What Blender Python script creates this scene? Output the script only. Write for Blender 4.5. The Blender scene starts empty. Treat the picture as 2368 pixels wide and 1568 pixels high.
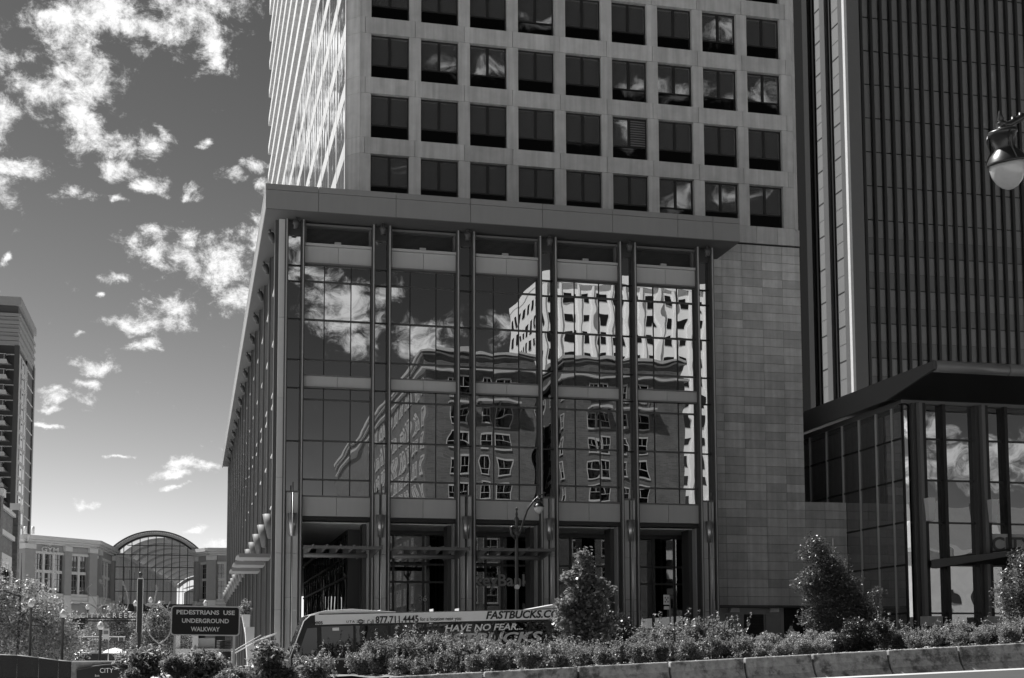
import bpy, math, random
import numpy as np
from mathutils import Vector, Matrix, Euler
S = bpy.context.scene
COL = S.collection
random.seed(7)
R90 = math.pi / 2

# ------------------------------------------------------------------ camera
IW, IH = 2368.0, 1568.0                       # measuring grid of the photograph
CF, CX, CY = 3141.5, 1182.1, 1229.8           # focal length and principal point on that grid
CP, CYAW, CROLL, EYE = -.09, -.2312, -.0036, 1.7
def _rot():
    x, y, z = CP, CYAW, CROLL
    Rx = np.array([[1,0,0],[0,math.cos(x),-math.sin(x)],[0,math.sin(x),math.cos(x)]])
    Ry = np.array([[math.cos(y),0,math.sin(y)],[0,1,0],[-math.sin(y),0,math.cos(y)]])
    Rz = np.array([[math.cos(z),-math.sin(z),0],[math.sin(z),math.cos(z),0],[0,0,1]])
    return Rz @ Rx @ Ry
RW = _rot()
def ray(u, v):
    d = RW.T @ np.array([(u-CX)/CF, (v-CY)/CF, 1.0])
    return (d[0], d[2], -d[1])
def atY(u, v, Y):
    d = ray(u, v); t = Y/d[1]; return Vector((d[0]*t, Y, d[2]*t+EYE))
def atX(u, v, X):
    d = ray(u, v); t = X/d[0]; return Vector((X, d[1]*t, d[2]*t+EYE))
def atZ(u, v, Z):
    d = ray(u, v); t = (Z-EYE)/d[2]; return Vector((d[0]*t, d[1]*t, Z))
cd = bpy.data.cameras.new('camera'); cam = bpy.data.objects.new('camera', cd); COL.objects.link(cam)
cd.sensor_fit = 'HORIZONTAL'; cd.sensor_width = 36; cd.lens = 36*CF/IW
cd.shift_x = (IW/2-CX)/IW; cd.shift_y = -(IH/2-CY)/IW
cd.clip_start = .1; cd.clip_end = 6000
def _w(v): return Vector((v[0], v[2], -v[1]))
right = _w(RW[0]); down = _w(RW[1]); fwd = _w(RW[2])
M = Matrix((( right.x, -down.x, -fwd.x, 0), (right.y, -down.y, -fwd.y, 0), (right.z, -down.z, -fwd.z, EYE), (0,0,0,1)))
cam.matrix_world = M
S.camera = cam
S.render.engine = 'CYCLES'

# ------------------------------------------------------------------ sky, clouds, sun, exposure
SUN = Vector((-.72*math.cos(math.radians(55)), .694*math.cos(math.radians(55)), math.sin(math.radians(55))))
SUN_STRENGTH, SKY_STRENGTH, EXPO = 4.6, .10, .85
world = bpy.data.worlds.new('World'); S.world = world; world.use_nodes = True
nt = world.node_tree; nt.nodes.clear()
def N(t, **kw):
    n = nt.nodes.new(t)
    for k, v in kw.items(): setattr(n, k, v)
    return n
def Mth(op, a, b=None, c=None, clamp=False):
    n = N('ShaderNodeMath', operation=op); n.use_clamp = clamp
    for i, x in enumerate((a, b, c)):
        if x is None: continue
        if isinstance(x, (int, float)): n.inputs[i].default_value = x
        else: nt.links.new(x, n.inputs[i])
    return n.outputs[0]
sky = N('ShaderNodeTexSky', sky_type='NISHITA'); sky.sun_disc = False
sky.sun_elevation = math.asin(SUN.z); sky.sun_rotation = math.atan2(SUN.x, SUN.y)
sky.altitude = 1300; sky.dust_density = 2.0; sky.air_density = 1.0
sep = N('ShaderNodeSeparateColor'); nt.links.new(sky.outputs[0], sep.inputs[0])
tc = N('ShaderNodeTexCoord'); sx = N('ShaderNodeSeparateXYZ'); nt.links.new(tc.outputs['Generated'], sx.inputs[0])
az = Mth('ARCTAN2', sx.outputs[0], sx.outputs[1]); el = Mth('ARCSINE', sx.outputs[2])
hz = Mth('ADD', .38, Mth('MULTIPLY', 1.75, Mth('EXPONENT', Mth('MULTIPLY', Mth('MAXIMUM', el, 0.0), -6.6))))    # haze brightening the sky towards the horizon
sdot = Mth('ADD', Mth('MULTIPLY', sx.outputs[0], -.28), Mth('MULTIPLY', sx.outputs[1], .30))               # paler on the sun's side
skyv = Mth('MULTIPLY', Mth('MULTIPLY', sep.outputs[0], SKY_STRENGTH*.62), Mth('MULTIPLY', hz, Mth('ADD', .78, sdot)))   # the red of the sky: a red filter on black and white film
ln = N('ShaderNodeTexNoise'); ln.inputs['Scale'].default_value = 7; ln.inputs['Detail'].default_value = 9; ln.inputs['Roughness'].default_value = .62
cv = N('ShaderNodeCombineXYZ'); nt.links.new(az, cv.inputs[0]); nt.links.new(Mth('MULTIPLY', el, 1.25), cv.inputs[1]); nt.links.new(cv.outputs[0], ln.inputs['Vector'])
ns = N('ShaderNodeTexNoise'); ns.inputs['Scale'].default_value = 42; ns.inputs['Detail'].default_value = 11; ns.inputs['Roughness'].default_value = .75
ns.inputs['Distortion'].default_value = .25
nt.links.new(cv.outputs[0], ns.inputs['Vector'])
def pix_dir(u, v, mir=None):
    d = list(ray(u, v)); 
    if mir == 'y': d[1] = -d[1]
    if mir == 'x': d[0] = -d[0]
    l = math.sqrt(sum(c*c for c in d)); return math.atan2(d[0], d[1]), math.asin(d[2]/l)
CL = [(210,28,130,60),(430,20,130,55),(330,70,120,40),(165,130,70,80),(215,185,70,60),(95,215,75,40),(250,315,90,34),(0,295,45,60),(300,325,60,25),
      (30,395,70,22),(0,450,40,32),(345,412,42,18),(160,455,40,14),(285,457,30,12),(505,105,50,60),(535,405,34,18),(600,380,30,22),(440,440,26,12),(610,430,24,18),
      (360,590,70,34),(440,600,50,60),(520,620,90,62),(570,690,50,40),(590,560,40,50),(270,662,34,16),(390,725,64,34),(340,800,58,20),(290,745,55,18),
      (230,692,22,8),(225,852,44,14),(205,882,26,12),(140,925,48,17),(192,930,22,22),(130,950,40,9),(430,1080,62,15),(385,1103,46,13),(210,1157,38,8),
      (110,996,36,6),(260,1045,30,6),(410,1135,26,6),(480,1075,34,12),(10,595,14,16),(365,535,24,20),(180,780,14,8),(500,1255,36,18),(520,1040,14,18),(455,1215,40,9),
      (15,130,30,40),(120,50,40,20),(465,330,20,12),(375,300,30,20)]
blobs = [pix_dir(u, v)+(rx/CF*1.25, ry/CF*1.3) for u, v, rx, ry in CL]
for u, v, rx, ry in [(790,700,90,75),(820,790,60,50),(880,690,60,50),(980,790,75,48),(1030,760,50,35),(720,640,60,20),(1150,760,40,30),(690,560,60,60),(2200,1080,140,50),(2330,1060,90,60),(2150,1010,60,40),
    (1010,130,50,26),(1150,150,40,30),(1490,215,60,22),(1590,210,50,26),(1740,215,60,26),(1600,450,50,22),(1440,300,36,30),(1250,60,50,18),(1560,470,30,20),(1730,445,60,30),(1690,70,50,20),(1340,330,30,16)]:
    blobs.append(pix_dir(u, v, 'y')+(rx/CF*1.2, ry/CF*1.2))
for u, v, rx, ry in [(680,60,110,70),(760,230,60,60),(640,410,60,25),(720,320,70,40),(775,100,40,80)]:
    blobs.append(pix_dir(u, v, 'x')+(rx/CF*1.2, ry/CF*1.2))
wn_ = N('ShaderNodeTexNoise'); wn_.inputs['Scale'].default_value = 26; wn_.inputs['Detail'].default_value = 5; nt.links.new(cv.outputs[0], wn_.inputs['Vector'])
wsp = N('ShaderNodeSeparateColor'); nt.links.new(wn_.outputs['Color'], wsp.inputs[0])
az_w = Mth('ADD', az, Mth('MULTIPLY', Mth('SUBTRACT', wsp.outputs[0], .5), .05)); el_w = Mth('ADD', el, Mth('MULTIPLY', Mth('SUBTRACT', wsp.outputs[1], .5), .035))
mx = None
for a0, e0, ra, re in blobs:
    da = Mth('DIVIDE', Mth('SUBTRACT', az_w, a0), ra); de = Mth('DIVIDE', Mth('SUBTRACT', el_w, e0), re)
    q = Mth('SQRT', Mth('ADD', Mth('MULTIPLY', da, da), Mth('MULTIPLY', de, de)))
    m = Mth('SUBTRACT', 1.0, q)
    mx = m if mx is None else Mth('MAXIMUM', mx, m)
mx = Mth('MAXIMUM', mx, -.35)
# scattered cloud elsewhere in the sky
inv = Mth('SUBTRACT', Mth('MULTIPLY', ln.outputs[0], 3.0), 2.0)
mx = Mth('MAXIMUM', mx, inv)
dens = Mth('ADD', Mth('MULTIPLY', mx, 1.0), Mth('MULTIPLY', Mth('SUBTRACT', ns.outputs[0], .5), 3.7))
mr = N('ShaderNodeMapRange', interpolation_type='SMOOTHSTEP'); nt.links.new(dens, mr.inputs[0])
mr.inputs[1].default_value = .08; mr.inputs[2].default_value = 1.1; mr.inputs[3].default_value = 0; mr.inputs[4].default_value = .97
cl_b = Mth('ADD', .36, Mth('MULTIPLY', ns.outputs[0], .44))
mixv = Mth('ADD', Mth('MULTIPLY', skyv, Mth('SUBTRACT', 1.0, mr.outputs[0])), Mth('MULTIPLY', cl_b, mr.outputs[0]))
bg = N('ShaderNodeBackground'); nt.links.new(mixv, bg.inputs[0]); bg.inputs[1].default_value = 1.0
wo = N('ShaderNodeOutputWorld'); nt.links.new(bg.outputs[0], wo.inputs[0])
sl = bpy.data.lights.new('sun', 'SUN'); sl.energy = SUN_STRENGTH; sl.angle = math.radians(.5); sl.color = (1, .995, .985)
so = bpy.data.objects.new('sun', sl); COL.objects.link(so); so.rotation_euler = SUN.to_track_quat('Z', 'Y').to_euler(); so.location = (-40, 30, 90)
S.view_settings.view_transform = 'Standard'; S.view_settings.look = 'None'; S.view_settings.exposure = EXPO; S.view_settings.gamma = 1
S.view_settings.use_curve_mapping = False

# ------------------------------------------------------------------ materials (all grey: the photograph is black and white)
MATS = {}
def mat(name, v, rough=.7, var=.15, scale=1.5, rand=0, metal=0, bump=0, bscale=30, streak=0, spec=.5, trans=0, coat=0, stain=0, isl=0):
    if name in MATS: return MATS[name]
    m = bpy.data.materials.new(name); m.use_nodes = True; t = m.node_tree; ns_ = t.nodes; ns_.clear()
    out = ns_.new('ShaderNodeOutputMaterial'); p = ns_.new('ShaderNodeBsdfPrincipled'); t.links.new(p.outputs[0], out.inputs[0])
    p.inputs['Roughness'].default_value = rough; p.inputs['Metallic'].default_value = metal; p.inputs['Specular IOR Level'].default_value = spec
    if coat: p.inputs['Coat Weight'].default_value = coat; p.inputs['Coat Roughness'].default_value = .08
    def mt(op, a, b):
        n = ns_.new('ShaderNodeMath'); n.operation = op
        for i, x in enumerate((a, b)):
            if isinstance(x, (int, float)): n.inputs[i].default_value = x
            else: t.links.new(x, n.inputs[i])
        return n.outputs[0]
    val = None
    geo = ns_.new('ShaderNodeNewGeometry'); pos = geo.outputs['Position']
    if var:
        nz = ns_.new('ShaderNodeTexNoise'); nz.inputs['Scale'].default_value = scale; nz.inputs['Detail'].default_value = 8; nz.inputs['Roughness'].default_value = .65
        t.links.new(pos, nz.inputs['Vector'])
        val = mt('ADD', 1.0, mt('MULTIPLY', mt('SUBTRACT', nz.outputs[0], .5), var*2.6))
    if streak:
        mp = ns_.new('ShaderNodeMapping'); mp.inputs['Scale'].default_value = (2.2, 2.2, .12); t.links.new(pos, mp.inputs[0])
        n2 = ns_.new('ShaderNodeTexNoise'); n2.inputs['Scale'].default_value = 1.6; n2.inputs['Detail'].default_value = 6; t.links.new(mp.outputs[0], n2.inputs['Vector'])
        s = mt('ADD', 1.0, mt('MULTIPLY', mt('SUBTRACT', n2.outputs[0], .5), streak*2.4)); val = s if val is None else mt('MULTIPLY', val, s)
    if stain:
        n3 = ns_.new('ShaderNodeTexNoise'); n3.inputs['Scale'].default_value = 1.7; n3.inputs['Detail'].default_value = 7; n3.inputs['Roughness'].default_value = .7; t.links.new(pos, n3.inputs['Vector'])
        m3 = ns_.new('ShaderNodeMapRange'); m3.interpolation_type = 'SMOOTHSTEP'; t.links.new(n3.outputs[0], m3.inputs[0]); m3.inputs[1].default_value = .47; m3.inputs[2].default_value = .64; m3.inputs[3].default_value = 1; m3.inputs[4].default_value = 1-stain
        val = m3.outputs[0] if val is None else mt('MULTIPLY', val, m3.outputs[0])
    if rand:
        oi = ns_.new('ShaderNodeObjectInfo'); s = mt('ADD', 1-rand, mt('MULTIPLY', oi.outputs['Random'], 2*rand)); val = s if val is None else mt('MULTIPLY', val, s)
    if isl:
        s = mt('ADD', 1-isl, mt('MULTIPLY', geo.outputs['Random Per Island'], 2*isl)); val = s if val is None else mt('MULTIPLY', val, s)
    if val is not None:
        val = mt('MULTIPLY', val, v); cc = ns_.new('ShaderNodeCombineColor')
        for i in range(3): t.links.new(val, cc.inputs[i])
        t.links.new(cc.outputs[0], p.inputs['Base Color'])
    else: p.inputs['Base Color'].default_value = (v, v, v, 1)
    if bump:
        nb = ns_.new('ShaderNodeTexNoise'); nb.inputs['Scale'].default_value = bscale; nb.inputs['Detail'].default_value = 5; t.links.new(pos, nb.inputs['Vector'])
        b = ns_.new('ShaderNodeBump'); b.inputs['Distance'].default_value = bump; t.links.new(nb.outputs[0], b.inputs['Height']); t.links.new(b.outputs[0], p.inputs['Normal'])
    if trans:
        tr = ns_.new('ShaderNodeBsdfTranslucent'); ms = ns_.new('ShaderNodeMixShader'); ms.inputs[0].default_value = trans
        if val is not None: t.links.new(cc.outputs[0], tr.inputs[0])
        else: tr.inputs[0].default_value = (v, v, v, 1)
        t.links.new(p.outputs[0], ms.inputs[1]); t.links.new(tr.outputs[0], ms.inputs[2]); t.links.new(ms.outputs[0], out.inputs[0])
    MATS[name] = m; return m
def mirror(name, refl, wave=.006, wscale=.55, rough=.0, metal=1):
    if name in MATS: return MATS[name]
    m = bpy.data.materials.new(name); m.use_nodes = True; t = m.node_tree; n = t.nodes; p = n['Principled BSDF']
    p.inputs['Base Color'].default_value = (refl, refl, refl, 1); p.inputs['Metallic'].default_value = metal; p.inputs['Roughness'].default_value = rough
    geo = n.new('ShaderNodeNewGeometry'); oi = n.new('ShaderNodeObjectInfo')
    off = n.new('ShaderNodeVectorMath'); off.operation = 'MULTIPLY_ADD'
    cx = n.new('ShaderNodeCombineXYZ'); t.links.new(oi.outputs['Random'], cx.inputs[0]); t.links.new(oi.outputs['Random'], cx.inputs[2])
    t.links.new(cx.outputs[0], off.inputs[0]); off.inputs[1].default_value = (37, 0, 91); t.links.new(geo.outputs['Position'], off.inputs[2])
    nz = n.new('ShaderNodeTexNoise'); nz.inputs['Scale'].default_value = wscale; nz.inputs['Detail'].default_value = 1.0; nz.inputs['Roughness'].default_value = .3
    t.links.new(off.outputs[0], nz.inputs['Vector'])
    b = n.new('ShaderNodeBump'); b.inputs['Distance'].default_value = wave; t.links.new(nz.outputs[0], b.inputs['Height']); t.links.new(b.outputs[0], p.inputs['Normal'])
    MATS[name] = m; return m
def clear_glass(name, refl=.1, tint=.6):
    if name in MATS: return MATS[name]
    m = bpy.data.materials.new(name); m.use_nodes = True; t = m.node_tree; n = t.nodes; n.clear()
    out = n.new('ShaderNodeOutputMaterial'); ms = n.new('ShaderNodeMixShader'); tr = n.new('ShaderNodeBsdfTransparent'); gl = n.new('ShaderNodeBsdfGlossy')
    tr.inputs[0].default_value = (tint, tint, tint, 1); gl.inputs['Roughness'].default_value = .01
    lw = n.new('ShaderNodeLayerWeight'); lw.inputs[0].default_value = .3
    mp = n.new('ShaderNodeMath'); mp.operation = 'MULTIPLY_ADD'; t.links.new(lw.outputs['Fresnel'], mp.inputs[0]); mp.inputs[1].default_value = .9; mp.inputs[2].default_value = refl; mp.use_clamp = True
    t.links.new(mp.outputs[0], ms.inputs[0]); t.links.new(tr.outputs[0], ms.inputs[1]); t.links.new(gl.outputs[0], ms.inputs[2]); t.links.new(ms.outputs[0], out.inputs[0])
    MATS[name] = m; return m
def brickmat(name, v, sc=1.0, mortar=.5):
    if name in MATS: return MATS[name]
    m = bpy.data.materials.new(name); m.use_nodes = True; t = m.node_tree; n = t.nodes; p = n['Principled BSDF']; p.inputs['Roughness'].default_value = .85
    geo = n.new('ShaderNodeNewGeometry'); sp = n.new('ShaderNodeSeparateXYZ'); t.links.new(geo.outputs['Position'], sp.inputs[0])
    ad = n.new('ShaderNodeMath'); ad.operation = 'ADD'; t.links.new(sp.outputs[0], ad.inputs[0]); t.links.new(sp.outputs[1], ad.inputs[1])
    cb = n.new('ShaderNodeCombineXYZ'); t.links.new(ad.outputs[0], cb.inputs[0]); t.links.new(sp.outputs[2], cb.inputs[1])
    b = n.new('ShaderNodeTexBrick'); b.inputs['Scale'].default_value = sc; t.links.new(cb.outputs[0], b.inputs['Vector'])
    b.inputs['Color1'].default_value = (v*.8,)*3+(1,); b.inputs['Color2'].default_value = (v*1.2,)*3+(1,); b.inputs['Mortar'].default_value = (mortar*v*2,)*3+(1,)
    b.inputs['Mortar Size'].default_value = .02; b.inputs['Brick Width'].default_value = .9; b.inputs['Row Height'].default_value = .3
    nz = n.new('ShaderNodeTexNoise'); nz.inputs['Scale'].default_value = .35; nz.inputs['Detail'].default_value = 6; t.links.new(geo.outputs['Position'], nz.inputs['Vector'])
    mm = n.new('ShaderNodeMapRange'); t.links.new(nz.outputs[0], mm.inputs[0]); mm.inputs[3].default_value = .55; mm.inputs[4].default_value = 1.45
    mu = n.new('ShaderNodeVectorMath'); mu.operation = 'SCALE'; t.links.new(b.outputs[0], mu.inputs[0]); t.links.new(mm.outputs[0], mu.inputs['Scale'])
    t.links.new(mu.outputs[0], p.inputs['Base Color']); MATS[name] = m; return m
CONC = mat('tower_concrete', .47, .85, .22, 1.1, rand=.085, bump=.006, streak=.34)
STONE = mat('honed_stone', .49, .7, .2, 2.2, rand=.2, bump=.004, bscale=40, streak=.28)
COLST = mat('column_granite', .55, .6, .06, 2, rand=.05)
PANEL = mat('grey_panel', .46, .55, .05, .6, rand=.05, streak=.05)
FASC = mat('fascia_panel', .26, .55, .05, .5, rand=.05, streak=.06)
DARKM = mat('dark_metal', .06, .45, .08, 1, metal=.0)
MIDM = mat('mid_grey_metal', .15, .45, .08, 1)
BLACK = mat('black_metal', .012, .5, .1, 1)
JOINT = mat('dark_joint', .02, .9, 0)
SOFF = mat('soffit', .10, .6, .06, .8)
CEIL = mat('arcade_ceiling', .85, .7, .1, .7)
STEEL = mat('brushed_steel', .55, .35, .12, 6, metal=.85)
GLASS = mirror('curtain_glass', .45, .0046, .62)
GLASS_P = mirror('pavilion_glass', .36, .012, .5)
GLASS_T = mirror('tower_glass', .26, .012, .4, metal=.8)
GLASS_S = mirror('south_glass', .85, .012, .5)
GLASS_D = mirror('dark_glass', .26, .010, .5)
GLASS_B = mirror('bronze_glass', .40, .012, .7, metal=.65)
CLEAR = clear_glass('lobby_glass', .16, .45)
CLEAR_A = clear_glass('arcade_glass', .05, .9)
WHITE = mat('white_paint', .75, .5, .08, 2)
CREAM = mat('light_stone_trim', .52, .8, .12, 1.5)
LETTER = mat('sign_lettering', .95, .5, 0)
LETD = mat('dark_lettering', .02, .5, 0)
LAMPG = mat('frosted_lamp_glass', .48, .25, .12, 8, coat=.5)
IRON = mat('cast_iron', .02, .35, .2, 9, spec=.6)
ASPH = mat('asphalt', .05, .9, .25, 1.2, bump=.006, bscale=25)
PAVE = mat('concrete_pavement', .48, .85, .15, 1)
BARR = mat('weathered_concrete', .34, .9, .5, 6, stain=.72, bump=.012, bscale=14, streak=.35)
SOIL = mat('bark_mulch', .22, .95, .55, 9, bump=.05, bscale=9)
BARK = mat('bark', .10, .9, .3, 8, bump=.01, bscale=20)
LEAF = mat('shrub_leaf', .24, .42, 0, 1, isl=.85, trans=.42, spec=.5)
LEAF2 = mat('tree_leaf', .24, .38, 0, 1, isl=.5, trans=.35, spec=.6)
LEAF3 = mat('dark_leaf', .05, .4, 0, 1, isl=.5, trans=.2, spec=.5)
LEAF4 = mat('pale_leaf', .30, .45, 0, 1, isl=.6, trans=.35)

# ------------------------------------------------------------------ builders
WO = {}
def link(o): COL.objects.link(o); return o
def tag(o, label=None, cat=None, group=None, kind=None):
    if label: o['label'] = label
    if cat: o['category'] = cat
    if group: o['group'] = group
    if kind: o['kind'] = kind
    return o
def thing(name, label, cat, loc=(0,0,0), group=None, local=False):
    o = link(bpy.data.objects.new(name, None)); o.empty_display_size = .3; o.location = loc
    WO[o.name] = Vector((0,0,0)) if local else Vector(loc)
    return tag(o, label, cat, group)
class MB:
    def __init__(s): s.v = []; s.f = []; s.sm = set()
    def box(s, x0, x1, y0, y1, z0, z1):
        b = len(s.v); s.v += [(x0,y0,z0),(x1,y0,z0),(x1,y1,z0),(x0,y1,z0),(x0,y0,z1),(x1,y0,z1),(x1,y1,z1),(x0,y1,z1)]
        s.f += [tuple(b+i for i in f) for f in ((3,2,1,0),(4,5,6,7),(0,1,5,4),(1,2,6,5),(2,3,7,6),(3,0,4,7))]; return s
    def hexa(s, pts):
        b = len(s.v); s.v += [tuple(p) for p in pts]
        s.f += [tuple(b+i for i in f) for f in ((3,2,1,0),(4,5,6,7),(0,1,5,4),(1,2,6,5),(2,3,7,6),(3,0,4,7))]; return s
    def prism(s, base, d):                 # base: list of 3D points, extruded by vector d
        b = len(s.v); n = len(base); d = Vector(d)
        s.v += [tuple(p) for p in base]+[tuple(Vector(p)+d) for p in base]
        s.f += [tuple(b+i for i in range(n)), tuple(b+n+n-1-i for i in range(n))]
        s.f += [(b+(i+1)%n, b+i, b+n+i, b+n+(i+1)%n) for i in range(n)]; return s
    def quad(s, *p): b = len(s.v); s.v += [tuple(q) for q in p]; s.f.append(tuple(range(b, b+len(p)))); return s
    def bar(s, a, b_, w, h=None):          # square bar between points
        a = Vector(a); b_ = Vector(b_); d = (b_-a).normalized(); h = h or w
        up = Vector((0,0,1)) if abs(d.z) < .95 else Vector((0,1,0))
        x = d.cross(up).normalized()*w/2; y = x.cross(d).normalized()*h/2
        return s.hexa([a-x-y, a+x-y, b_+x-y, b_-x-y, a-x+y, a+x+y, b_+x+y, b_-x+y])
    def tube(s, pts, r, n=8, closed=False):
        pts = [Vector(p) for p in pts]; rs = r if isinstance(r, (list, tuple)) else [r]*len(pts); b = len(s.v); px = None
        for i, p in enumerate(pts):
            d = (pts[min(i+1, len(pts)-1)]-pts[max(i-1, 0)]).normalized()
            if px is None: px = d.orthogonal().normalized()
            px = (px-d*px.dot(d)).normalized(); py = d.cross(px)
            for k in range(n):
                a = 2*math.pi*k/n; s.v.append(tuple(p+(px*math.cos(a)+py*math.sin(a))*rs[i]))
        f0 = len(s.f)
        for i in range(len(pts)-1):
            for k in range(n): s.f.append((b+i*n+k, b+i*n+(k+1)%n, b+(i+1)*n+(k+1)%n, b+(i+1)*n+k))
        s.f.append(tuple(b+n-1-k for k in range(n))); s.f.append(tuple(b+(len(pts)-1)*n+k for k in range(n)))
        s.sm |= set(range(f0, len(s.f)-2)); return s
    def lathe(s, prof, c=(0,0,0), n=16):   # profile of (radius, z)
        return s.tube([(c[0], c[1], c[2]+z) for r, z in prof], [max(r, .0005) for r, z in prof], n) if False else s._lathe(prof, c, n)
    def _lathe(s, prof, c, n):
        b = len(s.v); f0 = len(s.f)
        for r, z in prof:
            for k in range(n):
                a = 2*math.pi*k/n; s.v.append((c[0]+r*math.cos(a), c[1]+r*math.sin(a), c[2]+z))
        for i in range(len(prof)-1):
            for k in range(n): s.f.append((b+i*n+k, b+i*n+(k+1)%n, b+(i+1)*n+(k+1)%n, b+(i+1)*n+k))
        s.sm |= set(range(f0, len(s.f)))
        s.f.append(tuple(b+n-1-k for k in range(n))); s.f.append(tuple(b+(len(prof)-1)*n+k for k in range(n))); return s
    def mesh(s, name, m, off=(0,0,0)):
        me = bpy.data.meshes.new(name); off = Vector(off)
        me.from_pydata([tuple(Vector(p)-off) for p in s.v], [], s.f); me.materials.append(m)
        if s.sm:
            for i in s.sm: me.polygons[i].use_smooth = True
        me.update(); return me
    def build(s, name, m, par=None, label=None, kind=None, bevel=0):
        off = WO[par.name] if par else Vector((0,0,0))
        o = link(bpy.data.objects.new(name, s.mesh(name, m, off)))
        if par: o.parent = par; WO[o.name] = off
        if bevel:
            bv = o.modifiers.new('bevel', 'BEVEL'); bv.width = bevel; bv.segments = 2; bv.limit_method = 'ANGLE'
        return tag(o, label, None, None, kind)
UB = {}
def ubox(name, m, par, x0, x1, y0, y1, z0, z1, label=None):
    """one box-shaped piece, sharing a unit box between alike pieces"""
    if m.name not in UB: UB[m.name] = MB().box(-.5,.5,-.5,.5,-.5,.5).mesh('unit_'+m.name, m)
    o = link(bpy.data.objects.new(name, UB[m.name])); off = WO[par.name] if par else Vector((0,0,0))
    o.location = Vector(((x0+x1)/2, (y0+y1)/2, (z0+z1)/2))-off; o.scale = (x1-x0, y1-y0, z1-z0)
    if par: o.parent = par
    return tag(o, label)
def inst(name, me, par, loc, rot=None, scale=None, label=None):
    o = link(bpy.data.objects.new(name, me)); off = WO[par.name] if par else Vector((0,0,0)); o.location = Vector(loc)-off
    if rot: o.rotation_euler = rot
    if scale: o.scale = scale if not isinstance(scale, (int, float)) else (scale,)*3
    if par: o.parent = par
    WO[o.name] = Vector(loc); return tag(o, label)
def text(name, s, m, par, loc, h=None, w=None, depth=.02, rot=(R90,0,0), shear=0, space=1.0, bold=0, label=None):
    cu = bpy.data.curves.new(name, 'FONT'); cu.body = s; cu.extrude = depth/2; cu.shear = shear; cu.space_character = space; cu.offset = bold; cu.resolution_u = 3
    tmp = bpy.data.objects.new('tmp', cu); me = bpy.data.meshes.new_from_object(tmp); bpy.data.objects.remove(tmp); me.materials.clear(); me.materials.append(m)
    xs = [v.co.x for v in me.vertices]; ys = [v.co.y for v in me.vertices]; W = max(xs)-min(xs); H = max(ys)-min(ys)
    sy = h/H if h else w/W; sx = w/W if w else sy
    for v in me.vertices: v.co.x = (v.co.x-(max(xs)+min(xs))/2)*sx; v.co.y = (v.co.y-(max(ys)+min(ys))/2)*sy
    o = link(bpy.data.objects.new(name, me)); off = WO[par.name] if par else Vector((0,0,0)); o.location = Vector(loc)-off; o.rotation_euler = rot
    if par: o.parent = par
    return tag(o, label)
def leafmesh(name, pts, size, m, seed=0, aspect=.5, up=.55):
    rng = np.random.default_rng(seed); n = len(pts); pts = np.asarray(pts, float)
    nrm = rng.normal(size=(n,3)); nrm[:,2] = np.abs(nrm[:,2])+up; nrm /= np.linalg.norm(nrm, axis=1)[:,None]
    t = rng.normal(size=(n,3)); t -= nrm*(t*nrm).sum(1)[:,None]; t /= np.linalg.norm(t, axis=1)[:,None]; b = np.cross(nrm, t)
    L = size*rng.uniform(.6, 1.3, n)[:,None]; Wd = L*aspect
    v = np.stack([pts-t*L*.5, pts+b*Wd*.5+nrm*L*.08, pts+t*L*.5, pts-b*Wd*.5+nrm*L*.08], 1).reshape(-1,3)
    me = bpy.data.meshes.new(name); f = np.arange(n*4).reshape(-1,4)
    me.vertices.add(n*4); me.vertices.foreach_set('co', v.ravel()); me.loops.add(n*4); me.loops.foreach_set('vertex_index', f.ravel())
    me.polygons.add(n); me.polygons.foreach_set('loop_start', np.arange(0, n*4, 4)); me.polygons.foreach_set('loop_total', np.full(n, 4))
    me.update(calc_edges=True); me.validate(); me.materials.append(m); return me
def clumps(blobs, n, seed=0, fill=.5, jit=.06, per=14):
    """points gathered in leaf clumps on and in a set of ellipsoids (cx,cy,cz,rx,ry,rz)"""
    rng = np.random.default_rng(seed); bl = np.array(blobs, float); wt = (bl[:,3]*bl[:,4]*bl[:,5])**(2/3); wt /= wt.sum()
    nc = max(1, n//per); k = rng.choice(len(bl), nc, p=wt); d = rng.normal(size=(nc,3)); d /= np.linalg.norm(d, axis=1)[:,None]
    r = rng.uniform(0, 1, nc)**(1/3*fill+.12); c = bl[k,:3]+d*bl[k,3:]*r[:,None]*rng.uniform(.82, 1.12, nc)[:,None]
    p = np.repeat(c, per, 0)+rng.normal(size=(nc*per,3))*jit
    return p

# ------------------------------------------------------------------ ground, roads
def gz(x, y):
    a = .036*max(x, -6); s = min(1, max(0, (y-40)/14.)); return a + .25*s*s*(3-2*s) + (.02*max(0, x-10) if 40 < y < 52 else 0)*0
def sheet(name, xs, ys, dz, m, zf=gz):
    mb = MB(); nx, ny = len(xs), len(ys)
    mb.v = [(x, y, zf(x, y)+dz) for y in ys for x in xs]
    mb.f = [(j*nx+i, j*nx+i+1, (j+1)*nx+i+1, (j+1)*nx+i) for j in range(ny-1) for i in range(nx-1)]
    return mb
def zg_far(x, y):
    x = max(-60, min(90, x)); return gz(x, y)
xs = [-3000,-900,-300,-120,-60,-40,-20,-10,-6,0,5,10,20,30,40,50,60,75,90,140,300,900,3000]
ys = [-3000,-900,-300,-120,-60,-20,0,10,20,30,40,42,44,46,48,50,52,54,60,70,80,100,140,200,300,900,3000]
tag(sheet('ground', xs, ys, 0, PAVE, zg_far).build('ground', PAVE), kind='structure')
xr = [-120,-60,-30,-10,-6,0,10,20,30,45,60,90]
tag(sheet('near_road', xr, [3,10,20,30,40,42,43.6], .006, ASPH, zg_far).build('near_road', ASPH), kind='structure')
tag(sheet('street', [-2,0,10,20,30,45,60,90], [53,54,58,62,66,70], .006, ASPH, zg_far).build('street', ASPH), kind='structure')
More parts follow.
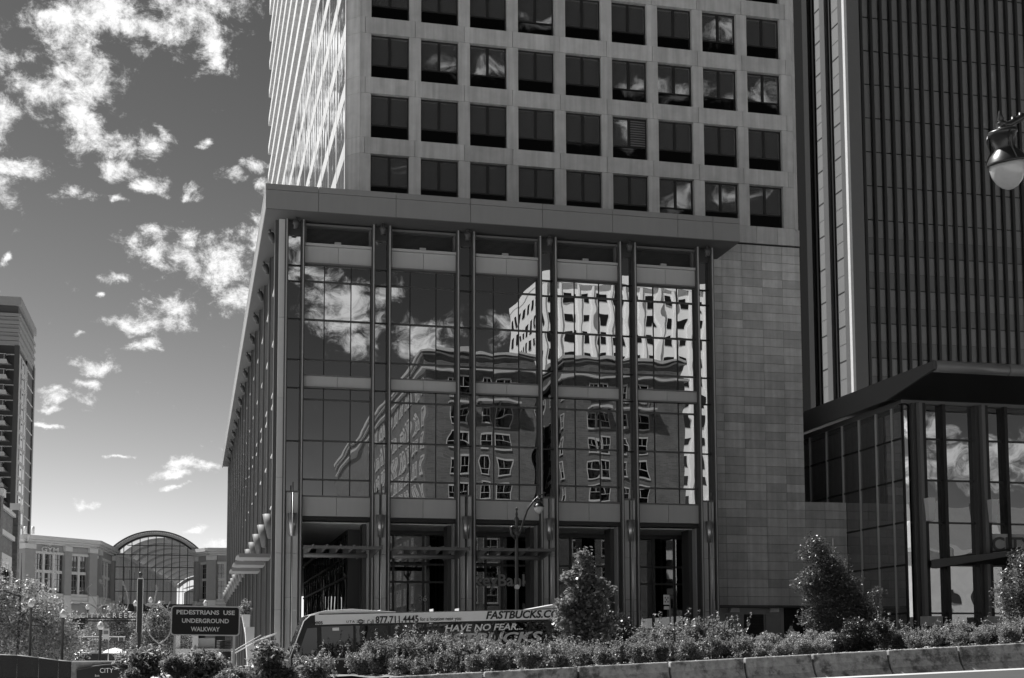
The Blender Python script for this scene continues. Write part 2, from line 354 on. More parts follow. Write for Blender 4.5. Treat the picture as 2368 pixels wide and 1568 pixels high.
mk = MB()
for y in (61.4, 65.6):
    for i in range(-1, 30):
        x = i*3.0; mk.quad(*[(X, Y, zg_far(X, Y)+.012) for X, Y in ((x, y), (x+1.6, y), (x+1.6, y+.12), (x, y+.12))])
tag(mk.build('lane_markings', WHITE), kind='structure')
sw = MB()
for i in range(30):
    x = -2+i*3
    sw.hexa([(x,70,zg_far(x,70)-.2),(x+2.98,70,zg_far(x+2.98,70)-.2),(x+2.98,74.9,zg_far(x+2.98,74)-.2),(x,74.9,zg_far(x,74)-.2),
             (x,70,zg_far(x,70)+.14),(x+2.98,70,zg_far(x+2.98,70)+.14),(x+2.98,74.9,zg_far(x+2.98,74)+.14),(x,74.9,zg_far(x,74)+.14)])
tag(sw.build('pavement', PAVE), kind='structure')

# ------------------------------------------------------------------ office tower and its podium
OT = thing('office_tower', 'tall concrete grid office tower rising from a glass-fronted podium, filling the middle of the view', 'building', (4.42, 75, 0))
X0, PITCH, HW = 5.30, 4.87, .46
ZC = [X0+PITCH*k for k in range(6)]
# core volumes behind the facades
MB().box(5.4, 30.1, 76.0, 178, 9.3, 25.9).build('podium_core', JOINT, OT)
MB().box(9.0, 36.7, 77.75, 167, 26.0, 82).build('tower_core', JOINT, OT)
# --- stone side wall with coursed stones (z 4.6 to 27.1)
MB().box(30.3, 36.7, 77.25, 120, 4.6, 27.0).build('side_wall', JOINT, OT)
MB().box(36.65, 39.5, 77.25, 100, 4.6, 10.9).build('side_wall', JOINT, OT)
ubox('east_wall', STONE, OT, 36.84, 36.88, 77.4, 120, 10.9, 27)
cz = 4.62; xsj = [30.35, 31.60, 32.93, 34.28, 35.62, 36.83]
r_ = random.Random(3); k = 0
while cz < 26.9:
    z1 = min(cz+.535, 27.08); js = list(xsj)
    if cz < 10.8: js += [38.15, 39.6]
    for a, b in zip(js[:-1], js[1:]):
        ubox('stone', STONE, OT, a+.008, b-.008, 77.1+r_.uniform(-.004, .004), 77.3, cz+.008, z1-.012)
    cz += .535
# dark recess with service doors under the stone wall
MB().box(30.3, 39.6, 78.2, 78.4, .6, 4.6).build('recess_wall', mat('recess_paint', .42, .8, .1), OT)
MB().box(30.3, 39.6, 77.15, 78.3, 4.5, 4.6).build('recess_soffit', DARKM, OT)
for a, b, nm in ((31.9, 32.9, 'service_door'), (34.5, 35.5, 'service_door')): ubox(nm, mat('door_grey', .32, .5, .1), OT, a, b, 78.08, 78.2, 1.3, 4.1)
ubox('dark_opening', JOINT, OT, 35.75, 39.6, 78.1, 78.2, .9, 4.5)
lv = MB(); lv.box(33.1, 34.35, 78.1, 78.19, 2.7, 4.1)
lo = lv.build('louvre', BLACK, OT)
sl_ = MB()
for i in range(14): z = 2.75+i*.096; sl_.hexa([(33.12,78.02,z),(34.33,78.02,z),(34.33,78.1,z+.06),(33.12,78.1,z+.06),(33.12,78.02,z+.015),(34.33,78.02,z+.015),(34.33,78.1,z+.075),(33.12,78.1,z+.075)])
sl_.build('slat', DARKM, lo, kind='stuff')
ubox('plinth', BLACK, OT, 30.3, 34.4, 77.9, 78.1, .9, 2.6)
for x in (32.0, 34.6):
    wl = MB().hexa([(x,77.7,4.22),(x+.62,77.7,4.22),(x+.62,78.05,4.25),(x,78.05,4.25),(x+.1,77.75,4.48),(x+.62,77.75,4.48),(x+.62,78.05,4.48),(x+.1,78.05,4.48)]).build('wall_light', WHITE, OT)
# --- podium front: six column zones
for k, xc in enumerate(ZC):
    a, b = xc-HW, xc+HW
    for x in (a, b):                                           # vertical metal fins
        ubox('fin', DARKM, OT, x-.10, x+.10, 74.95, 75.6, gz(x, 75), 26.0)
        ubox('fin', mat('fin_edge_metal', .42, .45, .05), OT, x-.03, x+.03, 74.88, 74.95, gz(x, 75), 26.0)
    for z0, z1 in ((10.72, 13.5), (13.58, 16.5), (16.56, 18.1), (18.16, 20.4), (20.46, 22.55), (22.61, 23.45), (23.52, 25.2)):
        ubox('glass_pane', GLASS, OT, a+.1, b-.1, 75.42, 75.46, z0, z1)
    for z in (13.54, 16.53, 18.13, 20.43, 22.58, 23.49, 10.68): ubox('transom', BLACK, OT, a+.1, b-.1, 75.32, 75.42, z-.035, z+.035)
    ubox('head_panel', DARKM, OT, a+.1, b-.1, 75.3, 75.4, 25.2, 26.0)
    zb = gz(xc, 75)
    for z0, z1 in ((zb, 4.15), (4.17, 4.83), (4.85, 7.26), (7.28, 10.62)):   # granite column facing with central groove
        ubox('column_stone', COLST, OT, a+.13, xc-.06, 75.06, 75.5, z0, z1); ubox('column_stone', COLST, OT, xc+.06, b-.13, 75.06, 75.5, z0, z1)
    ubox('groove', DARKM, OT, xc-.06, xc+.06, 75.2, 75.5, zb, 10.62)
    ubox('column_cap', MIDM, OT, a+.1, b-.1, 75.0, 75.5, 10.62, 10.72)
    MB().tube([(xc, 74.62, zb+.2), (xc, 74.62, 11.15)], .035, 8).build('light_rod', STEEL, OT)
    sc = MB()                                                  # tapered half-cone wall light
    for i in range(9):
        t_ = math.pi*i/8; 
        sc.v += [(xc-.16*math.cos(t_), 74.9-.18*math.sin(t_), 8.2), (xc-.26*math.cos(t_), 74.9-.30*math.sin(t_), 9.45)]
    sc.f = [(2*i, 2*i+2, 2*i+3, 2*i+1) for i in range(8)]; sc.sm = set(range(8)); sc.f += [tuple(2*i for i in range(8, -1, -1)), tuple(2*i+1 for i in range(9)), (0, 1, 17, 16)]
    sc.build('wall_light', STEEL, OT)
# --- bays between the zones
LOUV = None
for k in range(5):
    a, b = ZC[k]+HW+.1, ZC[k+1]-HW-.1; w = b-a; c1, c2 = a+.3*w, a+.7*w; mid = (a+b)/2
    o = MB().box(a, b, 75.75, 75.8, 24.75, 25.85).build('louvre', BLACK, OT)
    fr = MB().box(a, b, 75.2, 75.75, 25.78, 25.9).box(a, a+.1, 75.4, 75.75, 24.75, 25.78).box(b-.1, b, 75.4, 75.75, 24.75, 25.78).build('louvre_frame', MIDM, o)
    s2 = MB()
    for i in range(15):
        z = 24.78+i*.067; s2.hexa([(a+.1,75.62,z),(b-.1,75.62,z),(b-.1,75.75,z+.045),(a+.1,75.75,z+.045),(a+.1,75.62,z+.012),(b-.1,75.62,z+.012),(b-.1,75.75,z+.057),(a+.1,75.75,z+.057)])
    s2.build('slat', MIDM, o, kind='stuff')
    ubox('vent_box', PANEL, OT, mid-.18, mid+.18, 75.45, 75.62, 24.77, 25.0)
    ubox('cap_ledge', PANEL, OT, a, b, 75.1, 75.8, 24.62, 24.76)
    for x0, x1 in ((a, mid-.01), (mid+.01, b)):
        ubox('spandrel_panel', PANEL, OT, x0, x1, 75.22, 75.6, 23.66, 24.6)
        ubox('spandrel_panel', PANEL, OT, x0, x1, 75.2, 75.6, 16.62, 17.2)
        ubox('spandrel_panel', PANEL, OT, x0, x1, 75.2, 75.6, 9.36, 10.42)
    for z in (23.62, 17.24, 16.57, 10.47): ubox('ledge', MIDM, OT, a, b, 75.14, 75.6, z-.035, z+.035)
    for z0, z1 in ((22.65, 23.5), (20.46, 22.58), (18.19, 20.38), (17.3, 18.1), (15.94, 16.5), (13.62, 15.86), (11.45, 13.54), (10.52, 11.36)):
        for x0, x1 in ((a, c1), (c1, c2), (c2, b)): ubox('glass_pane', GLASS, OT, x0+.02, x1-.02, 75.36, 75.4, z0, z1)
    for z in (23.54, 22.61, 20.42, 18.145, 15.9, 13.58, 11.405): ubox('transom', DARKM, OT, a, b, 75.27, 75.36, z-.045, z+.045)
    for x in (c1, c2):
        ubox('mullion', BLACK, OT, x-.025, x+.025, 75.31, 75.36, 17.27, 23.5); ubox('mullion', BLACK, OT, x-.025, x+.025, 75.31, 75.36, 10.5, 16.54)
    ubox('lintel', BLACK, OT, a-.05, b+.05, 75.25, 76.2, 9.12, 9.34)
    # inner door-height column faces at the right of every bay
    ubox('inner_pier', DARKM, OT, b-.28, b+.06, 76.2, 77.4, gz(b, 76), 9.1)
    ubox('inner_pier', PANEL, OT, b-.06, b+.05, 75.6, 76.2, gz(b, 76), 9.1)
# --- cornice
cx0, cx1, cy = 3.59, 31.3, 73.45
jn = [3.59, 6.45, 10.75, 15.0, 19.2, 23.4, 27.4, 29.6, 31.3]
for a, b in zip(jn[:-1], jn[1:]):
    ubox('cornice_panel', FASC, OT, a+.012, b-.012, cy, cy+.2, 26.04, 27.08)
    ubox('cornice_cap', FASC, OT, a+.012, b-.012, cy-.02, cy+.3, 27.1, 27.42)
ub = ubox('cornice_core', JOINT, OT, 3.7, 31.25, cy+.15, 77.2, 26.06, 27.35)
MB().prism([(3.62,73.47,26.0),(31.28,73.47,26.0),(31.28,77.15,26.0),(5.2,77.15,26.0),(5.2,178,26.0),(3.62,178,26.0)], (0,0,.04)).build('soffit', SOFF, OT)
ys_ = [73.47+4.6*i for i in range(24)]
for a, b in zip(ys_[:-1], ys_[1:]):
    ubox('cornice_panel', FASC, OT, 3.58, 3.7, a+.012, b-.012, 26.05, 27.08)
    ubox('cornice_cap', FASC, OT, 3.57, 3.8, a+.012, b-.012, 27.1, 27.42)
ubox('cornice_core', JOINT, OT, 3.68, 5.3, 77.0, 178, 26.06, 27.35)
# flood lights hanging under the cornice
fl = MB().tube([(0,0,0),(0,0,-.12)], .05, 8)._lathe([(.0,-.12),(.13,-.12),(.15,-.3),(.11,-.36),(.12,-.5),(.0,-.52)], (0,0,0), 12).mesh('flood', DARKM)
for xc in ZC: inst('flood_light', fl, OT, (xc+.02, 74.6, 26.0), scale=1.25)
for i in range(15): inst('flood_light', fl, OT, (4.0, 77.2+6.5*i, 26.0), scale=(1.3, 1.3, 1.6), rot=(0, -.35, 0))
# --- south-west corner pilaster and the side front towards the alley
for z0, z1 in ((.2, 4.15), (4.17, 7.26), (7.28, 11.4), (11.42, 15.9), (15.92, 20.4), (20.42, 26.0)):
    ubox('corner_stone', COLST, OT, 4.42, 4.84, 75.05, 75.6, z0, z1)
ubox('corner_fin', DARKM, OT, 4.22, 4.42, 75.3, 75.9, .2, 26.0)
BAYL = 6.5
SFIN = mat('side_pier_shade', .13, .5, .12, 1.5)  # dark base colour stands in for the shade on the alley front
for i in range(16):
    y = 76.1+BAYL*i
    ubox('side_pier', SFIN, OT, 4.42, 5.2, y, y+1.15, .2, 26.0)
    ubox('side_fin', DARKM, OT, 4.32, 4.42, y+.1, y+.28, .2, 26.0); ubox('side_fin', DARKM, OT, 4.32, 4.42, y+.85, y+1.03, .2, 26.0)
    ubox('side_fin', SFIN, OT, 4.46, 5.25, y+3.6, y+3.85, 9.2, 26.0)
    ya, yb = y+1.15, y+BAYL
    for z0, z1 in ((10.5, 13.54), (13.62, 16.5), (17.3, 20.38), (20.46, 23.5)):
        ubox('side_pane', GLASS_S, OT, 4.6, 4.64, ya, y+3.6, z0, z1); ubox('side_pane', GLASS_S, OT, 4.6, 4.64, y+3.85, yb, z0, z1)
    for z in (10.46, 13.58, 16.55, 17.25, 20.42, 23.56): ubox('window_ledge', CREAM, OT, 4.5, 4.62, ya, yb, z-.05, z+.05)
    ubox('side_panel', SFIN, OT, 4.56, 4.8, ya, yb, 9.2, 10.4); ubox('side_panel', SFIN, OT, 4.56, 4.8, ya, yb, 16.6, 17.2); ubox('side_panel', SFIN, OT, 4.56, 4.8, ya, yb, 23.6, 26)
    ubox('side_shopfront', GLASS_D, OT, 5.0, 5.04, ya, yb, .3, 9.2)
    so_ = MB()
    for j in range(9):
        t_ = math.pi*j/8; so_.v += [(4.35-.28*math.sin(t_), y+.57-.22*math.cos(t_), 8.2), (4.35-.58*math.sin(t_), y+.57-.40*math.cos(t_), 9.55)]
    so_.f = [(2*j+1, 2*j+3, 2*j+2, 2*j) for j in range(8)]; so_.sm = set(range(8)); so_.f += [tuple(2*j for j in range(9)), tuple(2*j+1 for j in range(8, -1, -1)), (16, 17, 1, 0)]
    so_.build('wall_light', mat('side_light_metal', .14, .55, .2, 5, metal=.3), OT)
    if i < 3:
        aw = MB().box(2.55, 4.3, y+1.6, y+1.7, 7.2, 7.42).box(2.55, 4.3, y+4.4, y+4.5, 7.2, 7.42)
        for j in range(7): yy = y+1.72+j*.38; aw.hexa([(2.45,yy,7.30),(4.35,yy,7.30),(4.35,yy+.3,7.2),(2.45,yy+.3,7.2),(2.45,yy,7.36),(4.35,yy,7.36),(4.35,yy+.3,7.26),(2.45,yy+.3,7.26)])
        aw.build('sunshade', mat('shade_metal', .22, .5, .05), OT)
ubox('side_soffit', SOFF, OT, 4.3, 5.6, 76, 178, 9.12, 9.2)
ubox('side_end', SFIN, OT, 4.3, 6, 178.2, 178.6, .2, 26)
# --- recessed lobby behind the colonnade
ubox('arcade_ceiling', CEIL, OT, 5.5, 30.2, 76.2, 112, 9.06, 9.14)
LX, LY = 8.9, 79.8
ubox('lobby_header', DARKM, OT, LX, 30.2, LY-.06, LY+.3, 8.8, 9.05); ubox('lobby_header', DARKM, OT, LX-.06, LX+.24, LY+.3, 112, 8.8, 9.05)
ubox('lobby_post', DARKM, OT, LX, LX+.85, LY-.03, LY+.25, .3, 8.8)
for x in (11.6, 13.4, 15.6, 17.2, 18.2, 20.4, 22.5, 25.2, 26.5, 27.8, 29.2): ubox('lobby_mullion', DARKM, OT, x-.07, x+.07, LY-.05, LY+.1, .3, 8.8)
for z in (7.05, 6.0, 3.2): ubox('lobby_transom', DARKM, OT, LX+.85, 30.2, LY-.04, LY+.08, z-.06, z+.06)
for xa, xb in zip((9.75,13.4,17.2,20.4,25.2,27.8), (13.4,17.2,20.4,25.2,27.8,30.2)):
    for z0, z1 in ((.3,3.2),(3.2,6.0),(6.0,7.05),(7.05,8.8)): ubox('lobby_pane', CLEAR, OT, xa, xb, LY+.02, LY+.04, z0, z1)
for i in range(17):
    y = LY+.9+i*1.9; ubox('lobby_mullion', BLACK, OT, LX-.02, LX+.1, y-.06, y+.06, .3, 8.8)
for z in (7.5, 6.3, 3.2): ubox('lobby_transom', DARKM, OT, LX-.05, LX+.1, LY, 112, z-.06, z+.06)
ubox('lobby_side_glass', mirror('lobby_side_glass', .14, .01, .5), OT, LX+.02, LX+.05, LY+.2, 112, .3, 8.8)
INT = mat('lobby_interior', .07, .8, .3, .5)
ubox('lobby_back_wall', INT, OT, 9, 30.2, 90, 90.3, .3, 9); ubox('lobby_ceiling', mat('lobby_ceiling', .3, .8, .1), OT, 9, 30.2, LY+.3, 90, 8.6, 8.75)
for x in (13.0, 17.9, 22.6): ubox('lobby_pier', mat('lobby_pier', .2, .7, .2), OT, x-.5, x+.5, 83, 84, .3, 8.6)
for x, y in ((7.6, 78.3), (7.0, 80.9), (6.6, 84), (12.6, 78.3), (17.5, 78.3), (22.4, 78.3)): MB()._lathe([(.11, 0), (.11, .02)], (x, y, 9.03), 12).build('downlight', WHITE, OT)
# entrance sun shades on the first three bays
for k in range(3):
    a, b = ZC[k]+HW+.1, ZC[k+1]-HW-.05
    g = MB().tube([(a+.05, 74.3, 7.12), (b-.3, 74.3, 7.12)], .13, 10); g.box(a-.02, b+.45, 73.55, 73.62, 7.44, 7.6)
    for i in range(6):
        x = a+.05+i*(b-a-.1)/5; g.prism([(x-.03, 75.1, 6.98), (x-.03, 75.1, 7.5), (x+.42, 73.4, 7.66), (x+.42, 73.4, 7.56)], (.06, 0, 0))
    for j in range(3): yy = 73.75+j*.42; g.box(a, b+.35, yy, yy+.3, 7.5, 7.53)
    g.build('sunshade', MIDM, OT)
text('lettering', 'KeyBank', mat('dim_lettering', .55, .5, 0), OT, tuple(atY(1160, 1346, LY-.1)), h=.95, w=3.6, bold=.02)
text('lettering', '36', LETTER, OT, tuple(atY(978, 1384, LY-.1)), h=.36)

# --- concrete grid of the tower
WX0, WP, WW, WZ0, FP, WH = 9.77, 2.972, 2.28, 28.3, 3.66, 2.66
frm = MB(); t_ = .07
frm.box(0, WW, .28, .36, 0, t_).box(0, WW, .28, .36, WH-t_, WH).box(0, t_, .28, .36, t_, WH-t_).box(WW-t_, WW, .28, .36, t_, WH-t_)
frm.box(t_, WW-t_, .28, .36, .80, .88).box(WW/2-.075, WW/2+.075, .26, .36, .88, WH-t_)
FRM = frm.mesh('window_frame', BLACK)
PN = MB().box(0, WW/2-.075-t_, .33, .35, 0, WH-t_-.88).mesh('window_pane', GLASS_T)
SPD = MB().box(t_, WW-t_, .33, .35, t_, .80).mesh('window_apron', mirror('apron_glass', .05, .012, .4))
LVM = None
for r in range(6):
    z = WZ0+r*FP
    for c in range(9):
        x = WX0+c*WP
        w = inst('window', FRM, OT, (x, 77.1, z))
        if r == 1 and c == 5:
            q = MB().box(x+WW/2+.08, x+WW-t_, 77.43, 77.46, z+.9, z+WH-t_).build('window_louvre', BLACK, OT)
            s3 = MB()
            for i in range(11): s3.box(x+WW/2+.1, x+WW-t_-.03, 77.36, 77.43, z+.93+i*.152, z+1.0+i*.152)
            s3.build('slat', MIDM, q, kind='stuff')
            inst('pane', PN, w, (x+t_, 77.1, z+.88))
        else:
            inst('pane', PN, w, (x+t_, 77.1, z+.88)); inst('pane', PN, w, (x+WW/2+.075, 77.1, z+.88))
        inst('apron', SPD, w, (x, 77.1, z))
        WO.pop(w.name, None)
    # column facings and spandrels
    for c in range(10):
        x0 = WX0+c*WP-(WP-WW) if c else 9.14; x1 = WX0+c*WP if c < 9 else 36.55
        ubox('column_facing', CONC, OT, x0, x1, 77.1, 77.75, z, z+WH)
        xa = WX0-.35+c*WP; xb = xa+WP
        if c == 0: ubox('spandrel', CONC, OT, 9.14, xa-.012, 77.085, 77.75, z+WH+.012, z+FP-.012)
        if c < 9: ubox('spandrel', CONC, OT, xa+.012, xb-.012, 77.085, 77.75, z+WH+.012, z+FP-.012)
        else: ubox('spandrel', CONC, OT, xa+.012, 36.55, 77.085, 77.75, z+WH+.012, z+FP-.012)
    # chamfered corners
    for za, zb in ((z+.0, z+WH), (z+WH+.012, z+FP-.012)):
        MB().prism([(9.13, 77.1, za), (8.36, 77.87, za), (8.6, 78.3, za), (9.13, 77.8, za)], (0, 0, zb-za)).build('corner_facing', CONC, OT)
        MB().prism([(36.56, 77.1, za), (36.95, 77.45, za), (36.9, 78.0, za), (36.56, 77.8, za)], (0, 0, zb-za)).build('corner_facing', CONC, OT)
    # alley side of the tower
    for i in range(18):
        y0 = 77.95+5.02*i; 
        if y0 > 166: break
        y1 = min(y0+5.02, 167)
        ubox('side_window', GLASS_S, OT, 8.375, 8.4, y0+.2, y1-.2, z, z+WH)
        ubox('side_column', CONC, OT, 8.34, 8.8, y0-.14, y0+.14, z, z+FP)
        ubox('side_mullion', MIDM, OT, 8.362, 8.375, y0+1.65, y0+1.75, z, z+WH); ubox('side_mullion', MIDM, OT, 8.362, 8.375, y0+3.25, y0+3.35, z, z+WH)
for r in range(-1, 6): ubox('side_spandrel', CONC, OT, 8.36, 8.9, 78.0, 167, WZ0+r*FP+WH, WZ0+(r+1)*FP)
for a, b in ((31.32, 32.62), (32.64, 33.95), (33.97, 35.35), (35.37, 36.55)):
    ubox('base_panel', CONC, OT, a, b, 77.085, 77.5, 27.2, 28.28)
ubox('base_corner', CONC, OT, 36.56, 36.95, 77.3, 78, 27.2, 28.28)
ubox('shadow_gap', JOINT, OT, 30.4, 36.9, 77.2, 77.6, 27.06, 27.22)
up = MB()
for r in range(6, 15):
    z = WZ0+r*FP; up.box(9.1, 36.9, 77.1, 77.7, z+WH, z+FP)
    up.box(8.36, 8.9, 78.0, 167, z+WH, z+FP)
    for c in range(10): x1 = WX0+c*WP; up.box(x1-.7, x1, 77.12, 77.7, z, z+WH)
up.box(8.3, 36.9, 77.1, 167, 82, 84)
up.build('upper_floors', CONC, OT, kind='stuff')
ubox('east_side', CONC, OT, 36.7, 36.93, 78.0, 167, 27.2, 82)

# ------------------------------------------------------------------ dark office tower beyond, right
BT = thing('dark_office_tower', 'dark high-rise with close vertical fins and bronze glass, behind the glass pavilion at the right', 'building', (75.8, 145, 0))
bx0, by0 = 75.8, 145.0
MB().box(bx0+1.4, bx0+62, by0+.6, by0+60, 3, 100).build('core', JOINT, BT)
FINM = mat('fin_metal', .085, .4, .1, 1); CORN = mat('corner_cladding', .12, .5, .06, 1)
ubox('corner_panel', CORN, BT, bx0+.25, bx0+2.0, by0+.0, by0+.5, 3, 100)
ubox('corner_fin', CREAM, BT, bx0-.12, bx0+.22, by0-.28, by0+.3, 3, 100)
GB = GLASS_B
for i in range(34):
    x = bx0+2.3+i*1.335
    if x > bx0+44: break
    ubox('fin', mat('south_fin', .018, .4, .1, 1), BT, x-.22, x+.10, by0-.06, by0+.4, 3, 100); ubox('fin_shadow_slot', JOINT, BT, x-.30, x-.22, by0+.2, by0+.45, 3, 100)
    ubox('fin_edge', mat('fin_edge', .09, .4, .05), BT, x+.10, x+.17, by0-.02, by0+.3, 3, 100)
for i in range(8):
    z = 19.9+4.22*i; z2 = z+4.22
    for j in range(33):
        xa = bx0+2.3+j*1.335+.17; xb = xa+.88
        ubox('glass_pane', GB, BT, xa, xb, by0+.30, by0+.34, z+2.02, z2-.09) if j < 33 else None
        if j < 33 and i % 1 == 0: 
            pass
    ubox('spandrel_band', mirror('spandrel_bronze', .31, .012, .7, metal=.65), BT, bx0+2.2, bx0+46, by0+.3, by0+.36, z+.05, z+1.98)
    ubox('floor_joint', BLACK, BT, bx0+2.2, bx0+46, by0+.26, by0+.42, z-.09, z+.05)
ug = MB()
for i in range(8, 18):
    z = 19.9+4.22*i; ug.box(bx0+2.2, bx0+46, by0+.3, by0+.34, z+.05, z+4.13)
ug.build('upper_glass', GB, BT, kind='stuff')
MB().box(bx0+2.2, bx0+46, by0+.3, by0+.34, 3, 19.8).build('lower_glass', GB, BT)
# side towards the alley: fins, then light joints
SW = mat('side_cladding', .15, .55, .06, 1)
yy = by0; FIND = mat('far_fin', .03, .9, .1, 1, spec=.05); SBLK = mat('far_black', .008, .9, .1, 1, spec=.03)
for i, (d0, d1, m_, px_) in enumerate([(0.5,1.6,FINM,.25),(1.6,4.4,SW,.0),(4.4,5.0,BLACK,.1),(5.0,6.3,FINM,.3),(6.3,9.0,SW,.0),(9.0,9.8,SBLK,.1),(9.8,11.2,FIND,.3),(11.2,15.5,SBLK,.0),(15.5,16.9,FIND,.2),(16.9,23,SBLK,0),(23,24.4,FIND,.2),(31,32.8,FIND,.2),(42,44,FIND,.2)]):
    ubox('side_fin' if m_ in (FINM, FIND) else 'side_panel', m_, BT, bx0+.5-px_*2, bx0+1.5, by0+d0, by0+d1, 3, 100)
for i in range(20):
    z = 19.9+4.22*i
    ubox('joint', BLACK, BT, bx0+.46, bx0+.6, by0+1.62, by0+4.38, z, z+.12); ubox('joint', BLACK, BT, bx0+.46, bx0+.6, by0+6.32, by0+8.98, z, z+.12)
    ubox('joint', MIDM, BT, bx0+.47, bx0+.6, by0+1.62, by0+4.38, z+2.1, z+2.16); ubox('joint', MIDM, BT, bx0+.47, bx0+.6, by0+6.32, by0+8.98, z+2.1, z+2.16)
ubox('side_glass', SBLK, BT, bx0+.52, bx0+1.5, by0+25, by0+60, 3, 100)

# ------------------------------------------------------------------ glass pavilion, right
PV = thing('glass_pavilion', 'low glass pavilion with a deep dark rounded roof, at the right edge', 'building', (39.6, 70, 1.4))
PX, PY = 39.62, 70.0
ez = 16.35
RF = mat('roof_metal', .085, .35, .05); ROOFE = mat('roof_edge_metal', .2, .3, .04)
MB().prism([(38.5, 64.5, 16.75), (66, 64.5, 16.75), (66, 100, 16.75), (38.5, 100, 16.75)], (0, 0, .55)).build('roof', RF, PV)
MB().prism([(38.52, 64.4, 16.80), (38.52, 64.4, 17.25), (38.52, 69.6, 17.28), (38.52, 100, 17.28), (38.52, 100, 15.85), (38.52, 69.6, 16.05)], (-.14, 0, 0)).build('side_fascia', RF, PV)
MB().prism([(38.6, 64.9, 16.72), (66, 64.9, 16.72), (66, 69.9, 16.2), (38.6, 69.9, 16.2)], (0, 0, .06)).build('soffit', BLACK, PV)
for i in range(6):
    x0 = 38.55+i*4.4; MB().tube([(x0, 64.62, 17.0), (x0+4.37, 64.62, 17.0)], .32, 14).build('roof_edge', ROOFE, PV)
ubox('eaves_beam', MIDM, PV, 39.5, 66, PY-.1, PY+.3, 16.0, 16.2)
ubox('eaves_beam', MIDM, PV, PX-.1, PX+.2, PY+.3, 100, 15.9, 16.2)
zl = [1.5, 3.95, 6.7, 9.15, 11.6, 14.0, 16.0]
xp0 = atY(2140, 1200, PY).x; PPER = atY(2284.5, 1200, PY).x-xp0
for i in range(7):
    x = xp0+i*PPER
    ubox('column', MIDM, PV, x-.55, x-.34, PY-.62, PY+.1, 1.5, 16.0); ubox('column', DARKM, PV, x-.80, x-.57, PY-.3, PY+.1, 1.5, 16.0)
    ubox('column_fin', BLACK, PV, x-.32, x-.08, PY-.5, PY+.1, 1.5, 16.0); ubox('column_edge', MIDM, PV, x-.08, x-.02, PY-.1, PY+.1, 1.5, 16.0)
    MB().hexa([(x-.32,PY-.95,9.15),(x-.02,PY-.95,9.15),(x-.02,PY-.5,9.15),(x-.32,PY-.5,9.15),(x-.42,PY-1.1,10.45),(x+.05,PY-1.1,10.45),(x+.05,PY-.5,10.45),(x-.42,PY-.5,10.45)]).build('wall_light', WHITE, PV)
    ubox('column_base', BLACK, PV, x-.95, x+.2, PY-1.2, PY-.2, 1.2, 3.2); ubox('base_cap', CREAM, PV, x-.7, x+.15, PY-1.25, PY-.25, 3.2, 3.75)
    xm = x+1.22; ubox('mullion', BLACK, PV, xm-.10, xm+.10, PY-.3, PY+.1, 1.5, 16.0)
    for z0, z1 in zip(zl[:-1], zl[1:]):
        ubox('glass_pane', GLASS_P, PV, x-.02, xm-.10, PY+.1, PY+.14, z0+.04, z1-.04); ubox('glass_pane', GLASS_P, PV, xm+.10, x+PPER-.80, PY+.1, PY+.14, z0+.04, z1-.04)
for z in zl: ubox('transom', DARKM, PV, PX+.4, 62, PY+.02, PY+.12, z-.05, z+.05)
MB().box(PX+1, 62, PY+.5, PY+12, 1.2, 16).build('core', JOINT, PV)
ubox('corner_strip', mirror('bright_corner_glass', .8, .004, .5), PV, PX+.05, PX+.3, PY+.0, PY+.06, 1.5, 15.9); ubox('corner_post', BLACK, PV, PX-.05, PX+.05, PY-.06, PY+.1, 1.5, 16)
SIDEG = mirror('side_dark_glass', .30, .01, .5, metal=.7)
yl = [70.1, 71.2, 73.1, 75.2, 77.4, 79.6, 82, 85, 89, 94, 100]
for a, b in zip(yl[:-1], yl[1:]):
    for z0, z1 in zip(zl[:-1], zl[1:]): ubox('glass_pane', SIDEG, PV, PX+.0, PX+.04, a+.04, b-.04, z0+.04, z1-.04)
    ubox('mullion', PANEL, PV, PX-.08, PX+.02, b-.05, b+.05, 1.5, 16.0)
for z in zl: ubox('transom', BLACK, PV, PX-.05, PX+.02, 70.1, 100, z-.05, z+.05)
ubox('base_wall', BLACK, PV, PX-.05, PX+.0, 70.2, 77, 1.2, 3.0)
# entrance canopy and name board
MB().prism([(40.9, 69.2, 6.75), (45.2, 66.6, 7.35), (60, 66.6, 7.35), (60, 69.2, 6.75)], (0, 0, .1)).build('entrance_canopy', DARKM, PV)
MB().hexa([(40.7, 69.2, 6.45), (41.0, 69.2, 6.45), (45.4, 66.4, 7.2), (45.2, 66.4, 7.2), (40.7, 69.2, 6.95), (41.0, 69.2, 6.95), (45.4, 66.4, 7.42), (45.2, 66.4, 7.42)]).build('canopy_edge', DARKM, PV)
for i in range(8): ubox('canopy_rib', BLACK, PV, 44.5+i*1.5, 44.6+i*1.5, 66.4, 69.2, 7.4, 7.5)
nb_ = ubox('name_board', CREAM, PV, 44.35, 52.5, PY-.2, PY-.1, 7.35, 8.55)
text('lettering', 'CITY CREEK', mat('board_lettering', .08, .5, 0), PV, (48.25, PY-.26, 7.95), h=.85, w=6.6, bold=.02)

